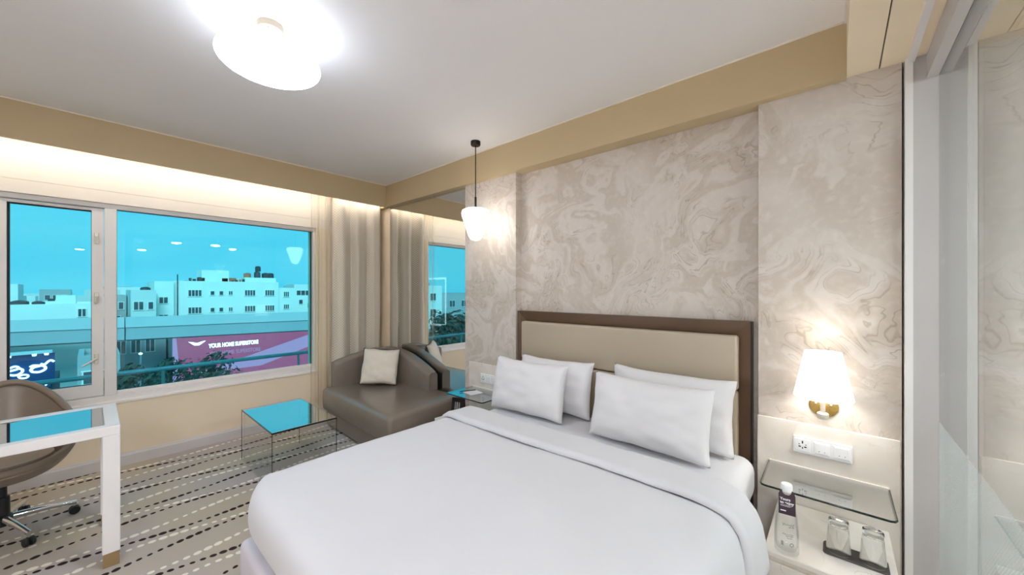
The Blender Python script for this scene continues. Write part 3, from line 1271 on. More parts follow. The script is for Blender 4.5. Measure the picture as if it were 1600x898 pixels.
foot = [(1.655, 2.835), (2.530, 2.915), (2.530, 4.345), (1.700, 4.330)]
fp = [(x - SX, y - SY) for x, y in foot]
obj('seat', loft_poly(fp, [(.012, .185), (0, .200), (-.004, .30), (0, .385), (.008, .405), (.025, .418), (.06, .424), (.20, .428)], .05), 'sofa_leather', sofa, smooth=50)
fp2 = fp
obj('plinth', loft_poly(fp2, [(.045, 0.02), (.03, .03), (.03, .185)], .05), 'sofa_leather', sofa, smooth=50)
for lx, ly in ((1.75, 2.95), (2.45, 3.0), (2.45, 4.25), (1.78, 4.24)):
    obj('foot', bm_box(lx - .025 - SX, lx + .025 - SX, ly - .025 - SY, ly + .025 - SY, 0, .022), 'black_plastic', sofa)


def sweep_back(path, th, zb):
    """path: list of (x,y,ztop); rounded-top wall section of thickness th"""
    P = [Vector(p) for p in path]
    dense = []
    for a, b in zip(P, P[1:]):
        for k in range(6):
            dense.append(a.lerp(b, k / 6))
    dense.append(P[-1])
    # smooth
    for _ in range(6):
        dense = [dense[0]] + [(dense[i - 1] + dense[i] * 2 + dense[i + 1]) / 4 for i in range(1, len(dense) - 1)] + [dense[-1]]
    bm = bmesh.new()
    rings = []
    N = len(dense)
    for i, p in enumerate(dense):
        t = dense[min(i + 1, N - 1)] - dense[max(i - 1, 0)]
        t.z = 0
        t.normalize()
        nrm = Vector((-t.y, t.x, 0))
        # ends rounded in
        e = 1.0
        ed = min(i, N - 1 - i)
        if ed < 3:
            e = (.72, .90, .97)[ed]
        h = (p.z - zb)
        half = th / 2 * e
        r = min(.045, half * .7)
        sec = [(-half, 0), (-half * 1.03, h * .5)]
        for k in range(6):
            a = math.pi - k / 5 * math.pi / 2
            sec.append((-half + r + r * math.cos(a), h * (.985 if ed < 1 else 1) - r + r * math.sin(a)))
        for k in range(6):
            a = math.pi / 2 - k / 5 * math.pi / 2
            sec.append((half - r + r * math.cos(a), h * (.985 if ed < 1 else 1) - r + r * math.sin(a)))
        sec += [(half * 1.03, h * .5), (half, 0)]
        rings.append([bm.verts.new((p.x + nrm.x * s - SX, p.y + nrm.y * s - SY, zb + z)) for s, z in sec])
    for a, b in zip(rings, rings[1:]):
        n = len(a)
        for k in range(n):
            bm.faces.new((a[k], a[(k + 1) % n], b[(k + 1) % n], b[k]))
    bm.faces.new(rings[0][::-1])
    bm.faces.new(rings[-1])
    return bm


obj('backrest', sweep_back([(1.795, 4.275, .700), (2.00, 4.265, .755), (2.20, 4.245, .800), (2.40, 4.22, .815)], .13, .41), 'sofa_leather', sofa, smooth=50)
obj('armrest', sweep_back([(2.452, 3.295, .612), (2.452, 3.50, .690), (2.45, 3.75, .775), (2.43, 4.00, .812), (2.38, 4.20, .818)], .152, .41), 'sofa_leather', sofa, smooth=50)

cu = thing('scatter_cushion', 'cream square cushion with dark piping propped on the leather sofa', 'cushion', (2.118, 3.862, .449))
pb = pillow_bm(.40, .40, .13, 21, 26, uv=True, corner=.05)
obj('cover', pb, 'cushion_weave', cu, smooth=80)
ring = []
W = H = .40
corner = .05
for k in range(80):
    q = k / 20
    s_ = int(q)
    f = 2 * (q - s_) - 1
    a, b = [(f, -1), (1, f), (-f, 1), (-1, -f)][s_]
    ring.append((a * W / 2 * (1 - corner * .6 * (1 - b * b)), 0, H / 2 + b * H / 2 * (1 - corner * (1 - a * a))))
bm = bmesh.new()
add_tube(bm, ring, .006, 6, closed=True)
obj('piping', bm, 'piping_dark', cu, smooth=60)
cu.rotation_euler = (R(-17), R(3), R(-42))

# ------------------------------------------------------------------ glass coffee table
ct = thing('coffee_table', 'low glass coffee table with mirror dark top beside the sofa', 'table', (1.118, 3.565, 0))
ax, ay = .235, .418
obj('top', bm_box(-ax, ax, -ay, ay, .432, .444, bev=.003, seg=1), 'smoked_top', ct)
for s_ in (-1, 1):
    obj('side_panel', bm_box(s_ * ax - (.0 if s_ < 0 else .010), s_ * ax + (.010 if s_ < 0 else 0), -ay, ay, 0, .432), 'table_glass', ct)
bm = bmesh.new()
for sx in (-1, 1):
    for sy in (-1, 1):
        add_box(bm, sx * ax - .0018, sx * ax + .0018, sy * ay - .0018, sy * ay + .0018, 0, .432)
for s_ in (-1, 1):
    add_box(bm, -ax, ax, s_ * ay - .002, s_ * ay + .002, .430, .442)
    add_box(bm, s_ * ax - .002, s_ * ax + .002, -ay, ay, .430, .442)
obj('polished_edge', bm, 'glass_edge', ct)

# ------------------------------------------------------------------ desk
dk = thing('desk', 'white desk with dark reflective glass inlay by the window', 'desk', (-.55, 3.27, 0))
DX0, DX1, DY0, DY1, DZ = -1.30, .105, 2.965, 3.575, .762
ox, oy = -.55, 3.27
bm = bmesh.new()
bw = .060
add_box(bm, DX0 - ox, DX1 - ox, DY0 - oy, DY0 + bw - oy, DZ - .050, DZ, bev=.003, seg=1)
add_box(bm, DX0 - ox, DX1 - ox, DY1 - bw - oy, DY1 - oy, DZ - .050, DZ, bev=.003, seg=1)
add_box(bm, DX1 - bw - ox, DX1 - ox, DY0 + bw - oy, DY1 - bw - oy, DZ - .050, DZ, bev=.003, seg=1)
add_box(bm, DX0 - ox, DX0 + bw - ox, DY0 + bw - oy, DY1 - bw - oy, DZ - .050, DZ, bev=.003, seg=1)
obj('frame_top', bm, 'desk_white', dk)
obj('under_board', bm_box(DX0 + bw - ox, DX1 - bw - ox, DY0 + bw - oy, DY1 - bw - oy, DZ - .050, DZ - .012), 'desk_white', dk)
obj('inlay_glass', bm_box(DX0 + bw + .004 - ox, DX1 - bw - .004 - ox, DY0 + bw + .004 - oy, DY1 - bw - .004 - oy, DZ - .012, DZ - .003), 'smoked_top', dk)
for lx in (DX0, DX1 - .068):
    for ly in (DY0, DY1 - .068):
        l_ = obj('leg', bm_box(lx - ox, lx + .068 - ox, ly - oy, ly + .068 - oy, .075, DZ - .050, bev=.003, seg=1), 'desk_white', dk)
        obj('foot', bm_box(lx + .003 - ox, lx + .065 - ox, ly + .003 - oy, ly + .065 - oy, 0, .075, bev=.002, seg=1), 'desk_foot', l_)

# ------------------------------------------------------------------ office chair
chair = thing('desk_chair', 'taupe leather tub chair on a chrome five star base at the desk', 'chair', (-.36, 3.83, 0))


def tub(sc, dz, zcut=0.0):
    """bucket shell: angle a (0 = front, -y), v from rim down to the seat centre"""
    def fn(u, v):
        a = u * 2 * math.pi
        back = .5 - .5 * math.cos(a)              # 0 front, 1 back
        rim_z = .455 + .43 * (back ** 1.7)
        rx, ry = .285, .285
        hw = 1 - .20 * max(0, back - .55) / .45
        r = 1 - v
        prof = r ** .55
        x = math.sin(a) * rx * prof * sc * (hw + (1 - hw) * v)
        y = -math.cos(a) * ry * prof * sc + .04 * back * (1 - v)
        bot = .375
        z = bot + (rim_z - bot) * (max(0, 1 - v) ** 2.4) + dz
        return (x, y, z)
    return fn


bm = bmesh.new()
add_grid(bm, tub(1.0, 0), 48, 18)
bmesh.ops.remove_doubles(bm, verts=bm.verts, dist=.0008)
o = obj('shell', bm, 'chair_leather', chair, smooth=70)
sm = o.modifiers.new('thick', 'SOLIDIFY')
sm.thickness = .03
sm.offset = 1
ss = o.modifiers.new('soft', 'SUBSURF')
ss.levels = 1
ss.render_levels = 1
bm = bmesh.new()
f_ = tub(1.02, 0)
add_tube(bm, [f_(k / 48, 0.0) for k in range(48)], .020, 10, closed=True)
obj('rolled_rim', bm, 'chair_leather', chair, smooth=60)
bm = bmesh.new()
add_lathe(bm, [(0, .405), (.10, .408), (.18, .425), (.205, .45), (.20, .475), (.15, .487), (0, .492)], 36, 0, -.02, 0)
obj('seat_pad', bm, 'chair_pad', chair, smooth=60)
bm = bmesh.new()
add_lathe(bm, [(0, .07), (.042, .07), (.045, .12), (.030, .135), (.028, .24), (.018, .245), (.018, .36), (.10, .365), (.10, .378), (0, .378)], 24)
obj('gas_column', bm, 'black_plastic', chair, smooth=40)
for k in range(5):
    a = R(-66 + 72 * k)
    c_, s_ = math.cos(a), math.sin(a)
    bm = bmesh.new()
    add_tube(bm, [(.03 * c_, .03 * s_, .108), (.15 * c_, .15 * s_, .100), (.295 * c_, .295 * s_, .078)], [.021, .017, .013], 10)
    add_tube(bm, [(.285 * c_, .285 * s_, .085), (.285 * c_, .285 * s_, .05)], .008, 8)
    arm = obj('star_leg', bm, 'chrome', chair, smooth=50)
    bm = bmesh.new()
    nx, ny = -s_, c_
    for q in (-1, 1):
        bm2 = bmesh.new()
        add_lathe(bm2, [(0, -.009), (.022, -.009), (.026, -.005), (.026, .005), (.022, .009), (0, .009)], 20)
        bmesh.ops.transform(bm2, matrix=Matrix.Translation((.285 * c_ + nx * .013 * q, .285 * s_ + ny * .013 * q, .027)) @ Matrix.Rotation(a, 4, 'Z') @ Matrix.Rotation(R(90), 4, 'X'), verts=bm2.verts)
        me = bpy.data.meshes.new('tmp')
        bm2.to_mesh(me)
        bm2.free()
        bm.from_mesh(me)
        bpy.data.meshes.remove(me)
    add_box(bm, .285 * c_ - .010, .285 * c_ + .010, .285 * s_ - .010, .285 * s_ + .010, .030, .055, bev=.003, seg=1)
    obj('caster', bm, 'black_plastic', arm, smooth=40)

# ------------------------------------------------------------------ things on the bedside
BX, BY, BZ = 2.040, .170, .3472
bt = thing('water_bottle', 'clear glass water bottle with dark purple neck tag on the nightstand', 'bottle', (BX, BY, BZ))
bm = bmesh.new()
add_lathe(bm, [(0, 0), (.036, 0), (.0385, .004), (.0385, .02), (.037, .09), (.033, .14), (.024, .185), (.0175, .215), (.0155, .228), (.0155, .24), (.0125, .24),
               (.0125, .228), (.0145, .214), (.021, .183), (.030, .139), (.034, .09), (.0352, .03), (.030, .012), (0, .010)], 40)
obj('glass_body', bm, 'bottle_glass', bt, smooth=50)
bm = bmesh.new()
add_lathe(bm, [(0, .228), (.0185, .228), (.0190, .231), (.0190, .251), (.0165, .255), (0, .255)], 28)
obj('cap', bm, 'plastic_white', bt, smooth=40)
bt.scale = (1.16, 1.16, 1.16)
# tag hangs on the camera side of the neck (local frame: -x toward camera)
tagm = Matrix.Translation((-.024, 0, .236)) @ Matrix.Rotation(R(12), 4, 'Z') @ Matrix.Rotation(R(-90), 4, 'Z') @ Matrix.Rotation(R(78), 4, 'X')
TA = R(20)


def tag_pt(a, b, off=0.0):
    """a across the tag, b down from the neck"""
    n = Vector((-math.cos(TA), -math.sin(TA) * .35, 0)).normalized()
    t = Vector((n.y, -n.x, 0))
    if t.y > 0:
        t = -t
    slant = Vector((0, 0, -1)) * .985 + n * .17
    return Vector((0, 0, .236)) + n * .017 + t * a + slant * b + n * off


bm = bmesh.new()
out = [(-.024, .086), (.024, .086), (.024, .018), (.018, .004), (.010, -.002)]
arc = [(.015 * math.cos(R(180 - q)) * -1, .013 * math.sin(R(q))) for q in range(20, 161, 20)]
poly = [(-.026, .086), (.026, .086), (.026, .016), (.020, .002), (.0155, -.002), (.013, .010), (.006, .016), (-.006, .016), (-.013, .010), (-.0155, -.002), (-.020, .002), (-.026, .016)]
A = [bm.verts.new(tag_pt(a, b)) for a, b in poly]
B = [bm.verts.new(tag_pt(a, b, -.0008)) for a, b in poly]
bm.faces.new(A)
bm.faces.new(B[::-1])
for i in range(len(poly)):
    bm.faces.new((A[i], A[(i + 1) % len(poly)], B[(i + 1) % len(poly)], B[i]))
tag = obj('neck_tag', bm, 'tag_purple', bt, label='dark purple card tag with white words')


def tag_text(body, size, a0, b0, bold=0.0):
    me = text_mesh(body, size, 0, 'LEFT', bold)
    for v in me.vertices:
        p = tag_pt(a0 + v.co.x, b0 - v.co.y, .0006)
        v.co = p
    return me


for body, sz, b0 in (('Yours', .013, .036), ('to enjoy', .0125, .048)):
    obj('lettering', tag_text(body, sz, -.021, b0, .0004), 'print_white', tag)
bm = bmesh.new()
for b0, b1, w in ((.0525, .0535, .036), (.056, .057, .030), (.0705, .0745, .017)):
    bm.faces.new([bm.verts.new(tag_pt(a, b, .0006)) for a, b in ((-.020, b0), (-.020 + w, b0), (-.020 + w, b1), (-.020, b1))])
obj('small_print', bm, 'print_white', tag)


def bottle_print(parent):
    """grey script lines, an emblem ring and a small square mark printed on the glass"""
    def on(ang, z):
        r = .0390 if z < .02 else (.0388 - .0025 * max(0, (z - .02)) / .12 if z < .14 else .034 - .2 * (z - .14))
        a = R(195 + ang)
        return (r * math.cos(a), r * math.sin(a), z)
    bm = bmesh.new()
    for z, a0, a1, h in ((.136, -32, 28, .0045), (.128, 0, 28, .0015), (.100, -30, 22, .003), (.094, -14, 20, .0018), (.087, -8, 16, .0012)):
        pts = []
        n = 46
        for k in range(n):
            t = k / (n - 1)
            pts.append(on(a1 + (a0 - a1) * t, z - .02 + h * math.sin(t * 34 + z * 90) * (.6 + .4 * math.sin(t * 9))))
        bm = bmesh.new()
        add_tube(bm, pts, .0005, 4)
        obj('script_line', bm, 'print_grey', parent)
    bm = bmesh.new()
    ring = []
    for k in range(24):
        q = 2 * math.pi * k / 24
        ring.append(on(14 + 8.5 * math.cos(q), .044 + .006 * math.sin(q)))
    add_tube(bm, ring, .0007, 4, closed=True)
    obj('emblem_ring', bm, 'print_grey', parent)
    bm = bmesh.new()
    for z in (.038, .042, .046, .050):
        add_tube(bm, [on(-24, z), on(-30, z), on(-36, z)], .0010, 4)
    obj('square_mark', bm, 'print_grey', parent)


bottle_print(bt)

tr = thing('tumbler_tray', 'dark grey rounded tray under two tumblers on the nightstand', 'tray', (2.175, -.056, .347))
poly = round_poly([(-.05, -.105), (.05, -.105), (.05, .105), (-.05, .105)], .018, 5)
obj('mat', loft_poly(poly, [(.002, 0), (0, .002), (0, .006), (.002, .008)]), 'tray_grey', tr, smooth=40)
bm = bmesh.new()
rp = round_poly([(-.047, -.102), (.047, -.102), (.047, .102), (-.047, .102)], .016, 5)
add_tube(bm, [(x, y, .0078) for x, y in rp], .0022, 6, closed=True)
obj('raised_rim', bm, 'tray_grey', tr, smooth=60)


def tumbler(label, y):
    t = thing('tumbler', label, 'glass', (2.170, y, .3558))
    t.scale = (1.12, 1.12, 1.2)
    bm = bmesh.new()      # upside-down tumbler: mouth at the bottom
    add_lathe(bm, [(.0375, 0), (.0385, .002), (.031, .085), (.029, .098), (.031, .107), (.030, .112), (0, .112), (0, .098), (.0265, .094), (.029, .083), (.0362, .002)], 36, close=True)
    obj('body', bm, 'tumbler_glass', t, smooth=50)
    bm = bmesh.new()
    add_tube(bm, [(.0372 * math.cos(2 * math.pi * k / 36), .0372 * math.sin(2 * math.pi * k / 36), .002) for k in range(36)], .0014, 6, closed=True)
    obj('mouth_rim', bm, 'tumbler_glass', t, smooth=60)
    return t


tumbler('upturned clear glass tumbler on the dark tray, next to the bottle', -.003)
tumbler('upturned clear glass tumbler on the dark tray, next to the glass partition', -.112)

# left bedside: notepad, pen and menu card
npd = thing('notepad', 'white note sheet lying on the glass shelf by the sofa', 'notepad', (2.345, 2.545, .5502))
obj('sheet', bm_box(-.065, .065, -.07, .07, .001, .004), 'paper', npd, rz=R(-12))
obj('back_card', bm_box(-.065, .065, -.07, .07, 0, .001), 'print_grey', npd, rz=R(-12))
pn = thing('pen', 'thin dark pen lying across the note sheet', 'pen', (2.345, 2.615, .5585))
bm = bmesh.new()
add_tube(bm, [(-.075, .035, 0), (.065, -.032, 0)], .0042, 10)
obj('barrel', bm, 'black_plastic', pn, smooth=50)
bm = bmesh.new()
add_tube(bm, [(.065, -.032, 0), (.078, -.038, 0)], [.0042, .001], 10)
obj('tip', bm, 'chrome', pn, smooth=50)
mc = thing('menu_card', 'dark brown folded card with pale lettering beside the bed', 'card', (2.24, 2.63, .347))
bm = bmesh.new()
add_prism(bm, [(-.032, 0), (-.0295, 0), (0, .158), (.0295, 0), (.032, 0), (.001, .164), (-.001, .164)], 'y', -.065, .065)
obj('card', bm, 'black_metal', mc, rz=R(20))
for col_, amp in ((-.016, .006), (.006, .009), (.026, .004)):     # illegible pale script, running up the card
    bm = bmesh.new()
    pts = []
    for q in range(26):
        z = .035 + q * .0036
        pts.append((-.0325 + .031 * z / .16, col_ + amp * math.sin(q * 1.9), z))
    add_tube(bm, pts, .0016, 5)
    obj('script_line', bm, 'print_white', mc, rz=R(20))

# ------------------------------------------------------------------ outside
struct('ground_street', bm_box(-150, 200, 7, 420, -15, -14.8), 'asphalt')
rl = thing('balcony_railing', 'steel tube railing just outside the window', 'railing', (.6, 5.3, 0))
bm = bmesh.new()
add_tube(bm, [(-4.5, 0, .685), (3.5, 0, .685)], .022, 12)
obj('handrail', bm, 'rail_steel', rl, smooth=50)
for k in range(5):
    bm = bmesh.new()
    add_tube(bm, [(-4.0 + 1.295 * k + .01, 0, .67), (-4.0 + 1.295 * k + .01, 0, .20)], .014, 10)
    obj('post', bm, 'rail_steel', rl, smooth=50)
struct('trim_11', bm_box(-6, 5, 4.86, 5.6, .0, .20), 'concrete')

WIN_MESH = {}


def win_mesh(w, h, bars):
    key = (round(w, 2), round(h, 2), bars)
    if key in WIN_MESH:
        return WIN_MESH[key]
    bm = bmesh.new()
    add_box(bm, -w / 2, w / 2, -.06, .02, -h / 2, h / 2)
    pane = bpy.data.meshes.new('window_pane')
    bmesh.ops.recalc_face_normals(bm, faces=bm.faces)
    bm.to_mesh(pane)
    bm.free()
    pane.materials.append(MATS['city_pane'])
    bm = bmesh.new()
    f = .07
    add_box(bm, -w / 2 - f, w / 2 + f, -.10, .02, h / 2, h / 2 + f)
    add_box(bm, -w / 2 - f, w / 2 + f, -.16, .02, -h / 2 - f, -h / 2)
    for k in range(bars + 2):
        x = -w / 2 + w * k / (bars + 1)
        add_box(bm, x - f / 2, x + f / 2, -.10, .02, -h / 2, h / 2)
    fr = bpy.data.meshes.new('window_frame')
    bmesh.ops.recalc_face_normals(bm, faces=bm.faces)
    bm.to_mesh(fr)
    bm.free()
    fr.materials.append(MATS['city_white'])
    WIN_MESH[key] = (pane, fr)
    return pane, fr


def add_window(parent, x, y, z, w, h, bars=1):
    pane, fr = win_mesh(w, h, bars)
    o = obj('window', pane, None, parent, loc=(x, y, z))
    obj('window_frame', fr, None, o)


def building(label, x0, x1, y, depth, ztop, mat, wins=(), parapet=.6, rz=0, extra=None, group=None, name='city_block'):
    xc = (x0 + x1) / 2
    w = (x1 - x0) / 2
    t = thing(name, label, 'building', (xc, y, -14.8), R(rz), group)
    H_ = ztop + 14.8
    obj('body', bm_box(-w, w, 0, depth, 0, H_), mat, t)
    bm = bmesh.new()
    add_box(bm, -w + .01, w - .01, 0, .25, H_, H_ + parapet)
    add_box(bm, -w + .01, w - .01, depth - .25, depth, H_, H_ + parapet)
    add_box(bm, -w + .01, -w + .25, .25, depth - .25, H_, H_ + parapet)
    add_box(bm, w - .25, w - .01, .25, depth - .25, H_, H_ + parapet)
    obj('parapet', bm, mat, t)
    for (wx, wz, ww, wh, bars) in wins:
        add_window(t, wx - xc, 0, wz + 14.8, ww, wh, bars)
    if extra:
        extra(t, xc, H_)
    return t


def tank(t, x, y, z, r, h, mat='city_dark'):
    bm = bmesh.new()
    add_lathe(bm, [(0, 0), (r, 0), (r, h * .8), (r * .75, h * .92), (r * .3, h), (0, h)], 16, x, y, z)
    obj('water_tank', bm, mat, t, smooth=40)


# main white block across the road (y = 70)
def main_extra(t, xc, H_):
    bm = bmesh.new()
    add_box(bm, 12.2 - xc - 1.4, 12.2 - xc + 1.9, 1, 5, H_, H_ + 2.0)
    obj('roof_room', bm, 'city_white', t)
    bm = bmesh.new()
    add_box(bm, 16.0 - xc, 20.4 - xc, .6, 6, H_, H_ + 1.0)
    obj('roof_room', bm, 'city_white', t)
    for x, z, r, h in ((18.2, 1.0, .45, 1.1), (19.4, 1.0, .55, .9), (20.1, 1.0, .5, .9), (18.3, 2.1, .4, .9)):
        tank(t, x - xc, 2.5, H_ + z, r, h)
    tank(t, 16.7 - xc, 2.0, H_ + 1.0, .5, .8, 'city_roof_red')
    for x in (13.6, 14.6, 10.8):
        bm = bmesh.new()
        add_box(bm, x - xc - .45, x - xc + .45, 1.0, 1.8, H_, H_ + .9, bev=.08, seg=1)
        obj('roof_planter', bm, 'city_roof_red' if x > 12 else 'city_dark', t)
    rr = random.Random(3)
    for k in range(16):
        x = 9.0 + k * .46
        if abs(x - 12.45) < 1.9 or abs(x - 10.8) < .7:
            continue
        h, w = rr.uniform(.35, .8), rr.uniform(.10, .2)
        bm = bmesh.new()
        add_box(bm, x - xc - w, x - xc + w, .5, .8, H_, H_ + h, bev=.03, seg=1)
        obj('roof_pot', bm, rr.choice(['city_dark', 'city_roof_red', 'city_grey', 'city_dark']), t)
    bm = bmesh.new()
    add_tube(bm, [(8.0 - xc, -.12, H_ - 5), (8.0 - xc, -.12, H_ + 1.2)], .07, 6)
    obj('drain_pipe', bm, 'city_dark', t)


mw = []
for zz in (1.15, -1.35):
    for x, w, b in ((9.9, 1.5, 3), (11.9, .5, 0), (12.95, .5, 0), (14.1, .5, 1), (16.6, 1.4, 3), (19.3, 1.3, 3)):
        mw.append((x, zz, w, .85 if w > 1 else .55, b))
building('long white apartment block with roof tanks beyond the elevated road', 7.6, 20.6, 70, 12, 2.6, 'city_white', mw, .3, extra=main_extra)
building('narrow white stair tower at the end of the long apartment block', 5.6, 7.55, 69.3, 10, 2.55, 'city_white', [(6.5, .2, .9, .8, 1), (6.5, -2.2, .9, .8, 1)], .25)
building('white end block with red roof caps beside the long apartment block', 20.65, 23.2, 70.5, 10, 1.7, 'city_white', [(21.9, .9, .8, .8, 2), (21.9, -1.2, .8, .7, 2)], .3)
# left group
building('pale grey apartment block with a roof tank behind the elevated road', 3.2, 5.5, 66, 10, 1.2, 'city_cream', [(3.9, -.4, .9, 1.0, 1), (5.0, -.4, .5, .9, 0), (4.4, -2.4, .9, 1.0, 1)], .4,
         extra=lambda t, xc, H_: tank(t, .3, 2, H_, .5, .8))
building('grey stepped house with a dark awning behind the elevated road', 1.0, 3.1, 72, 10, .6, 'city_grey', [(1.6, -.5, .7, .9, 1), (2.6, -.5, .5, .9, 0), (2.1, -2.3, .9, .9, 1)], .3)
building('wide pale low house with a row of shaded windows above the elevated road', -6.4, .1, 62, 10, -.3, 'city_white',
         [(-4.6, -2.3, 2.2, .7, 3), (-2.2, -2.3, 1.3, .7, 2), (-.7, -.9, .6, .8, 1)], .4,
         extra=lambda t, xc, H_: (obj('roof_room', bm_box(.6, 2.0, 1, 4, H_, H_ + 1.3), 'city_white', t), tank(t, -1.8, 2, H_, .6, .8), tank(t, -.6, 2, H_, .45, .7)))
building('slim pale house between the wide pale house and the grey stepped house', .25, 1.0, 61, 8, .5, 'city_cream', [(.58, -.8, .4, .7, 0)], .3)
# far city on the horizon
rnd = random.Random(5)
placed = [(14, 7, 74), (22, 2, 74)]
for k in range(110):
    yy = rnd.uniform(95, 260)
    ratio = rnd.uniform(-.14, .42)
    if .075 < ratio < .32 and yy < 130:
        yy += 60
    x = ratio * yy
    w = rnd.uniform(2.0, 5.0) * yy / 130
    dd_ = rnd.uniform(5, 9)
    if any(abs(x - a) < w + b + .3 and abs(yy - c) < 9.5 for a, b, c in placed):
        continue
    placed.append((x, w, yy))
    top = 1.5 + yy * rnd.uniform(-.028, .012)
    mat_ = rnd.choice(['city_white', 'city_white', 'city_cream', 'city_grey'])
    mname = {'city_white': 'white', 'city_cream': 'pale grey', 'city_grey': 'grey'}[mat_]
    wins = [(x + dx * w, top - 1.6 - dz, .9, 1.1, 0) for dx in (-.5, 0, .5) for dz in (0, 3)] if k % 2 == 0 else []
    lab = 'distant ' + mname + ' city block' + (' with rows of windows' if k % 2 == 0 else ' with blank walls') + (' and a roof tank' if k % 3 == 0 else '')
    building(lab, x - w, x + w, yy, dd_, top, mat_, wins, .4,
             extra=(lambda t, xc, H_: tank(t, rnd.uniform(-1, 1), 2, H_, .5, .9)) if k % 3 == 0 else None, group=lab + ' on the horizon', name='distant_block')
for k in range(24):
    yy = rnd.uniform(75, 125)
    x = rnd.uniform(.335, .43) * yy
    if any(abs(x - a) < 1.3 + b + .3 and abs(yy - c) < 9.5 for a, b, c in placed):
        continue
    placed.append((x, 1.3, yy))
    top = 1.5 - yy * rnd.uniform(.004, .05)
    building('small pale roof among the crowded low houses past the long apartment block', x - 1.3, x + 1.3, yy, 4, top, 'city_white', [(x, top - 1, .7, .8, 0)], .3,
             group='low houses past the long apartment block', name='low_house')

# elevated road: line through (-4.6,52.3) and (17.1,47.1)
ANG = math.degrees(math.atan2(47.1 - 52.3, 17.1 + 4.6))
via = thing('elevated_road', 'long concrete elevated road deck crossing the view', 'viaduct', (6.25, 49.7, 0), R(ANG))
for k in range(6):
    xs = -22.9 + k * 18.7
    bm = bmesh.new()
    add_box(bm, xs, xs + 18.62, -.25, .15, -1.98, -1.00)
    obj('parapet_panel', bm, 'concrete_pale', via)
    bm = bmesh.new()
    add_prism(bm, [(-.12, -3.15), (.3, -3.30), (7, -3.30), (7, -1.9), (.0, -1.9), (-.12, -2.02)], 'x', xs, xs + 18.6)
    obj('girder', bm, 'concrete', via)
for xs in (-18.0, 33.0):
    bm = bmesh.new()
    add_lathe(bm, [(0, -14.8), (.9, -14.8), (.9, -6), (1.6, -3.6), (1.6, -3.30), (0, -3.30)], 20, xs, 3.4, 0)
    obj('pier', bm, 'concrete', via, smooth=40)

# store front with the red board (y = 58)
sf = thing('store_front', 'red and lilac lit store front below the elevated road', 'building', (13.5, 58, -14.8))
obj('body', bm_box(-7.3, 12, .2, 10, 0, 12.6), 'city_grey', sf)
bm = bmesh.new()
add_prism(bm, [(-7.2, 5.2), (-6.6, 4.6), (11, 4.6), (11, 12.4), (-7.2, 12.4)], 'y', .05, .2)
rb = obj('red_board', bm, 'board_red', sf, label='glowing red board')
bm = bmesh.new()
add_prism(bm, [(-5.0, 6.3), (9.0, 10.34), (9.0, 8.64), (1.5, 6.3)], 'y', .0, .05)
obj('lilac_band', bm, 'board_lilac', rb)
bm = bmesh.new()
add_prism(bm, [(-7.3, 4.6), (-6.5, 4.6), (-7.1, 12.4), (-7.3, 12.4)], 'y', -.02, .05)
obj('lilac_edge', bm, 'board_lilac', rb)
me = text_mesh('YOUR HOME SUPERSTORE', .62, .04, 'CENTER', .012, 1.0)
for v in me.vertices:
    v.co = Vector((v.co.x * .70 - 1.42, -.06 - v.co.z, 9.28 + v.co.y * 1.1))
obj('lettering', me, 'sign_glow', rb, label='glowing white letters')
me = text_mesh('YOUR HOME SUPERSTORE', .62, .02, 'CENTER', 0.0, 1.0)  # lower row paints the faint reflection of the glowing letters
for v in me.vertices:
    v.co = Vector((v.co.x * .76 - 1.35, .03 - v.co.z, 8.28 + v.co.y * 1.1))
obj('lettering', me, 'board_lilac', rb, label='painted faint reflection of the white letters')
bm = bmesh.new()
add_prism(bm, [(-5.9, 10.2), (-5.35, 9.72), (-4.9, 9.72), (-4.3, 10.2), (-4.75, 10.1), (-5.1, 9.98), (-5.45, 10.1)], 'y', -.1, .0)
obj('chevron_emblem', bm, 'sign_glow', rb)

# dark blue neon sign at the left (y = 24)
ns = thing('neon_sign', 'navy sign board with glowing white looping characters under the elevated road', 'sign', (-1.55, 24, -14.8))
obj('body', bm_box(-2.3, .58, .1, 3, 0, 12.62), 'city_dark', ns)
obj('board', bm_box(-2.3, .56, 0, .1, 12.62, 13.78), 'navy_board', ns)
obj('ledge', bm_box(-2.3, .50, -.22, .1, 13.80, 13.90), 'concrete_pale', ns)
for x in (-1.2, -.55, 0.05, .35):
    bm = bmesh.new()
    add_lathe(bm, [(0, 13.72), (.05, 13.72), (.06, 13.80), (0, 13.80)], 12, x, -.14, 0)
    obj('spot_lamp', bm, 'street_glow', ns)


def stroke(pts, r, parent, it=2):
    bm = bmesh.new()
    add_tube(bm, [(p.x, -.06, p.y) for p in chaikin([Vector((a, b, 0)) for a, b in pts], it)], r, 8)
    obj('neon_character', bm, 'sign_glow', parent, smooth=60)


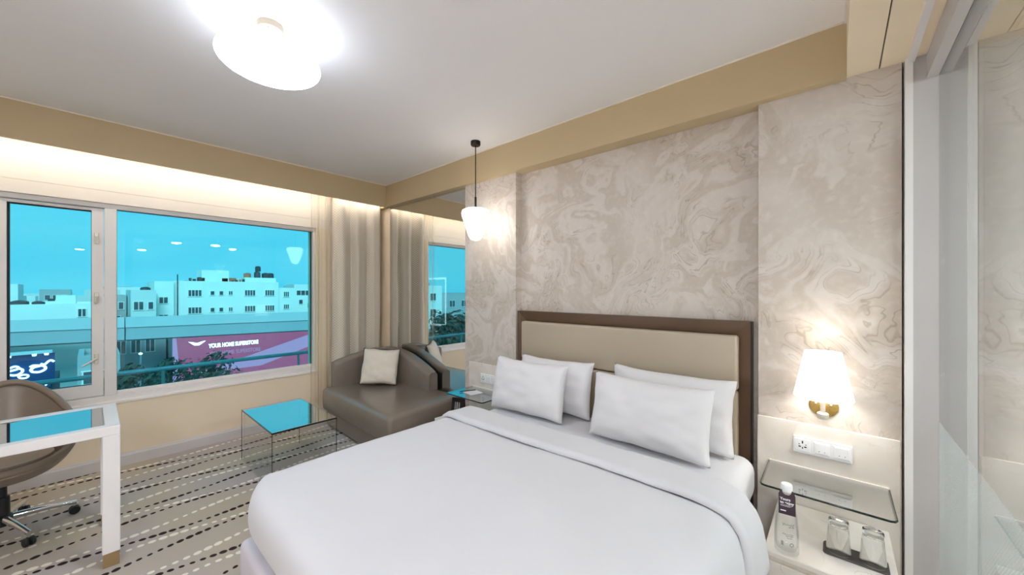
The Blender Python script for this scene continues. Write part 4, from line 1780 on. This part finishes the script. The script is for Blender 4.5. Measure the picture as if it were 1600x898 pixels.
q0 = 12.98
stroke([(-.56, q0 + .32), (-.40, q0 + .40), (-.30, q0 + .30), (-.42, q0 + .24), (-.56, q0 + .22), (-.58, q0 + .08), (-.40, q0 + .02), (-.26, q0 + .10), (-.22, q0 + .22), (-.30, q0 + .28)], .035, ns)
stroke([(-.34, q0 - .02), (-.20, q0 + .04), (-.08, q0 - .02), (-.14, q0 - .12), (-.30, q0 - .10), (-.34, q0 - .02)], .028, ns)
stroke([(-.06, q0 + .30), (.02, q0 + .36), (.16, q0 + .33), (.30, q0 + .30), (.34, q0 + .18), (.20, q0 + .07), (.02, q0 + .08), (-.06, q0 + .18), (.04, q0 + .29), (.18, q0 + .31)], .038, ns)
stroke([(.20, q0 + .40), (.30, q0 + .34), (.38, q0 + .46), (.46, q0 + .52), (.54, q0 + .44)], .034, ns)
for k in range(8):
    x = -.60 + k * .125
    stroke([(x, 12.52 + (k % 2) * .03), (x + .05, 12.57), (x + .085, 12.53), (x + .04, 12.49)], .022, ns, 1)
obj('lower_board', bm_box(-2.3, .45, -.02, .1, 12.40, 12.66), 'navy_board', ns)

# shop and canopy next to the sign
building('pale kiosk with a striped canopy next to the navy sign', -.55, 1.15, 33, 4, -2.6, 'city_grey', [(-.1, -3.6, .5, .7, 0), (.6, -3.6, .5, .7, 0)], .3)
building('dim teal office wall below the elevated road beside the store front', 1.4, 6.0, 61.5, 3.5, -3.4, 'city_grey', [(2.2, -5, .8, 1.4, 1), (3.4, -5, .8, 1.4, 1), (4.6, -5, .8, 1.4, 1)], .4)


def tree(label, x, y, top, rad, seed, dense=900, group=None, squash=.8):
    rn = random.Random(seed)
    t = thing('street_tree', label, 'tree', (x, y, -14.8), 0, group)
    H_ = top + 14.8
    bm = bmesh.new()
    add_tube(bm, [(0, 0, 0), (.1, .05, H_ * .4), (-.05, .1, H_ - rad * .7)], [.22, .16, .06], 8)
    for k in range(5):
        a = rn.uniform(0, 6.28)
        add_tube(bm, [(0, .05, H_ * (.45 + .07 * k)), (math.cos(a) * rad * .6, math.sin(a) * rad * .6, H_ * (.45 + .07 * k) + rad * .7)], [.07, .02], 6)
    obj('trunk', bm, 'bark', t, smooth=50)
    bm = bmesh.new()
    blobs = [(Vector((rn.uniform(-1, 1) * rad * .6, rn.uniform(-1, 1) * rad * .6, H_ - rad * squash + rn.uniform(-.7, .6) * rad * squash)), rad * rn.uniform(.3, .55)) for _ in range(9)]
    for _ in range(dense):
        c, r = rn.choice(blobs)
        d = Vector((rn.gauss(0, 1), rn.gauss(0, 1), rn.gauss(0, .8)))
        d.normalize()
        p = c + d * r * rn.uniform(.6, 1.05)
        s_ = rn.uniform(.10, .22) * (rad / 1.6)
        n_ = (d + Vector((rn.uniform(-.6, .6), rn.uniform(-.6, .6), rn.uniform(-.3, .8)))).normalized()
        a = n_.orthogonal().normalized()
        b = n_.cross(a)
        vs4 = [bm.verts.new(p + a * s_), bm.verts.new(p + b * s_ * .5 + n_ * s_ * .1), bm.verts.new(p - a * s_), bm.verts.new(p - b * s_ * .5 + n_ * s_ * .1)]
        bm.faces.new(vs4)
    obj('foliage', bm, 'leaf_dark', t, kind='stuff')
    return t


for i, (x, y, top, rad) in enumerate(((1.0, 18, -.95, 1.0), (2.35, 22, -1.3, 1.0))):
    tree(('dark leafy tree top below the railing near the mullion', 'dark leafy tree top in front of the red store front')[i], x, y, top - .1, rad, 30 + i, 700)
tree('dark leafy tree top between the store front and the railing', 4.0, 24, -1.65, 1.2, 33, 700)
for i, (x, y, top, rad) in enumerate(((-17.6, 31, -1.2, 2.9), (-23.6, 33, -.5, 3.1), (-29.6, 36, -1.2, 3.0), (-21.2, 25.6, -2.2, 2.4), (-15.0, 26.5, -2.2, 2.4))):
    tree('dense dark tree crown seen in the corner mirror', x, y, top, rad, 50 + i, 1100, 'trees seen in the corner mirror')
building('pale tiered house behind the trees seen in the corner mirror', -37, -27, 54, 8, 1.9, 'city_white', [(-35, .4, 1.2, 1.2, 1), (-32, .4, 1.2, 1.2, 1), (-29, .4, 1.2, 1.2, 1), (-35, -2.4, 1.2, 1.2, 1), (-32, -2.4, 1.2, 1.2, 1), (-29, -2.4, 1.2, 1.2, 1)], .5,
         extra=lambda t, xc, H_: obj('roof_cap', bm_box(-3, 3, 1, 6, H_, H_ + 1.0), 'city_roof_red', t))
building('grey flat roofed house behind the trees seen in the corner mirror', -46, -37.5, 56, 8, .6, 'city_grey', [(-44, -1, 1.4, 1.2, 1), (-41, -1, 1.4, 1.2, 1)], .5)

# street lights down in the road
for i, (x, y, z) in enumerate(((.85, 20, -1.9), (1.55, 27, -2.9), (.35, 19, -1.7), (2.1, 34, -2.6))):
    t = thing('street_lamp', 'small bright street lamp among the trees below the railing', 'street lamp', (x, y, -14.8), 0, 'street lamps below the railing')
    bm = bmesh.new()
    add_tube(bm, [(0, 0, 0), (0, 0, z + 14.75)], .05, 8)
    obj('pole', bm, 'rail_steel', t, smooth=50)
    bm = bmesh.new()
    add_lathe(bm, [(0, -.06), (.09, -.02), (.09, .04), (0, .08)], 14, 0, 0, z + 14.8)
    obj('lamp_head', bm, 'street_glow', t, smooth=50)
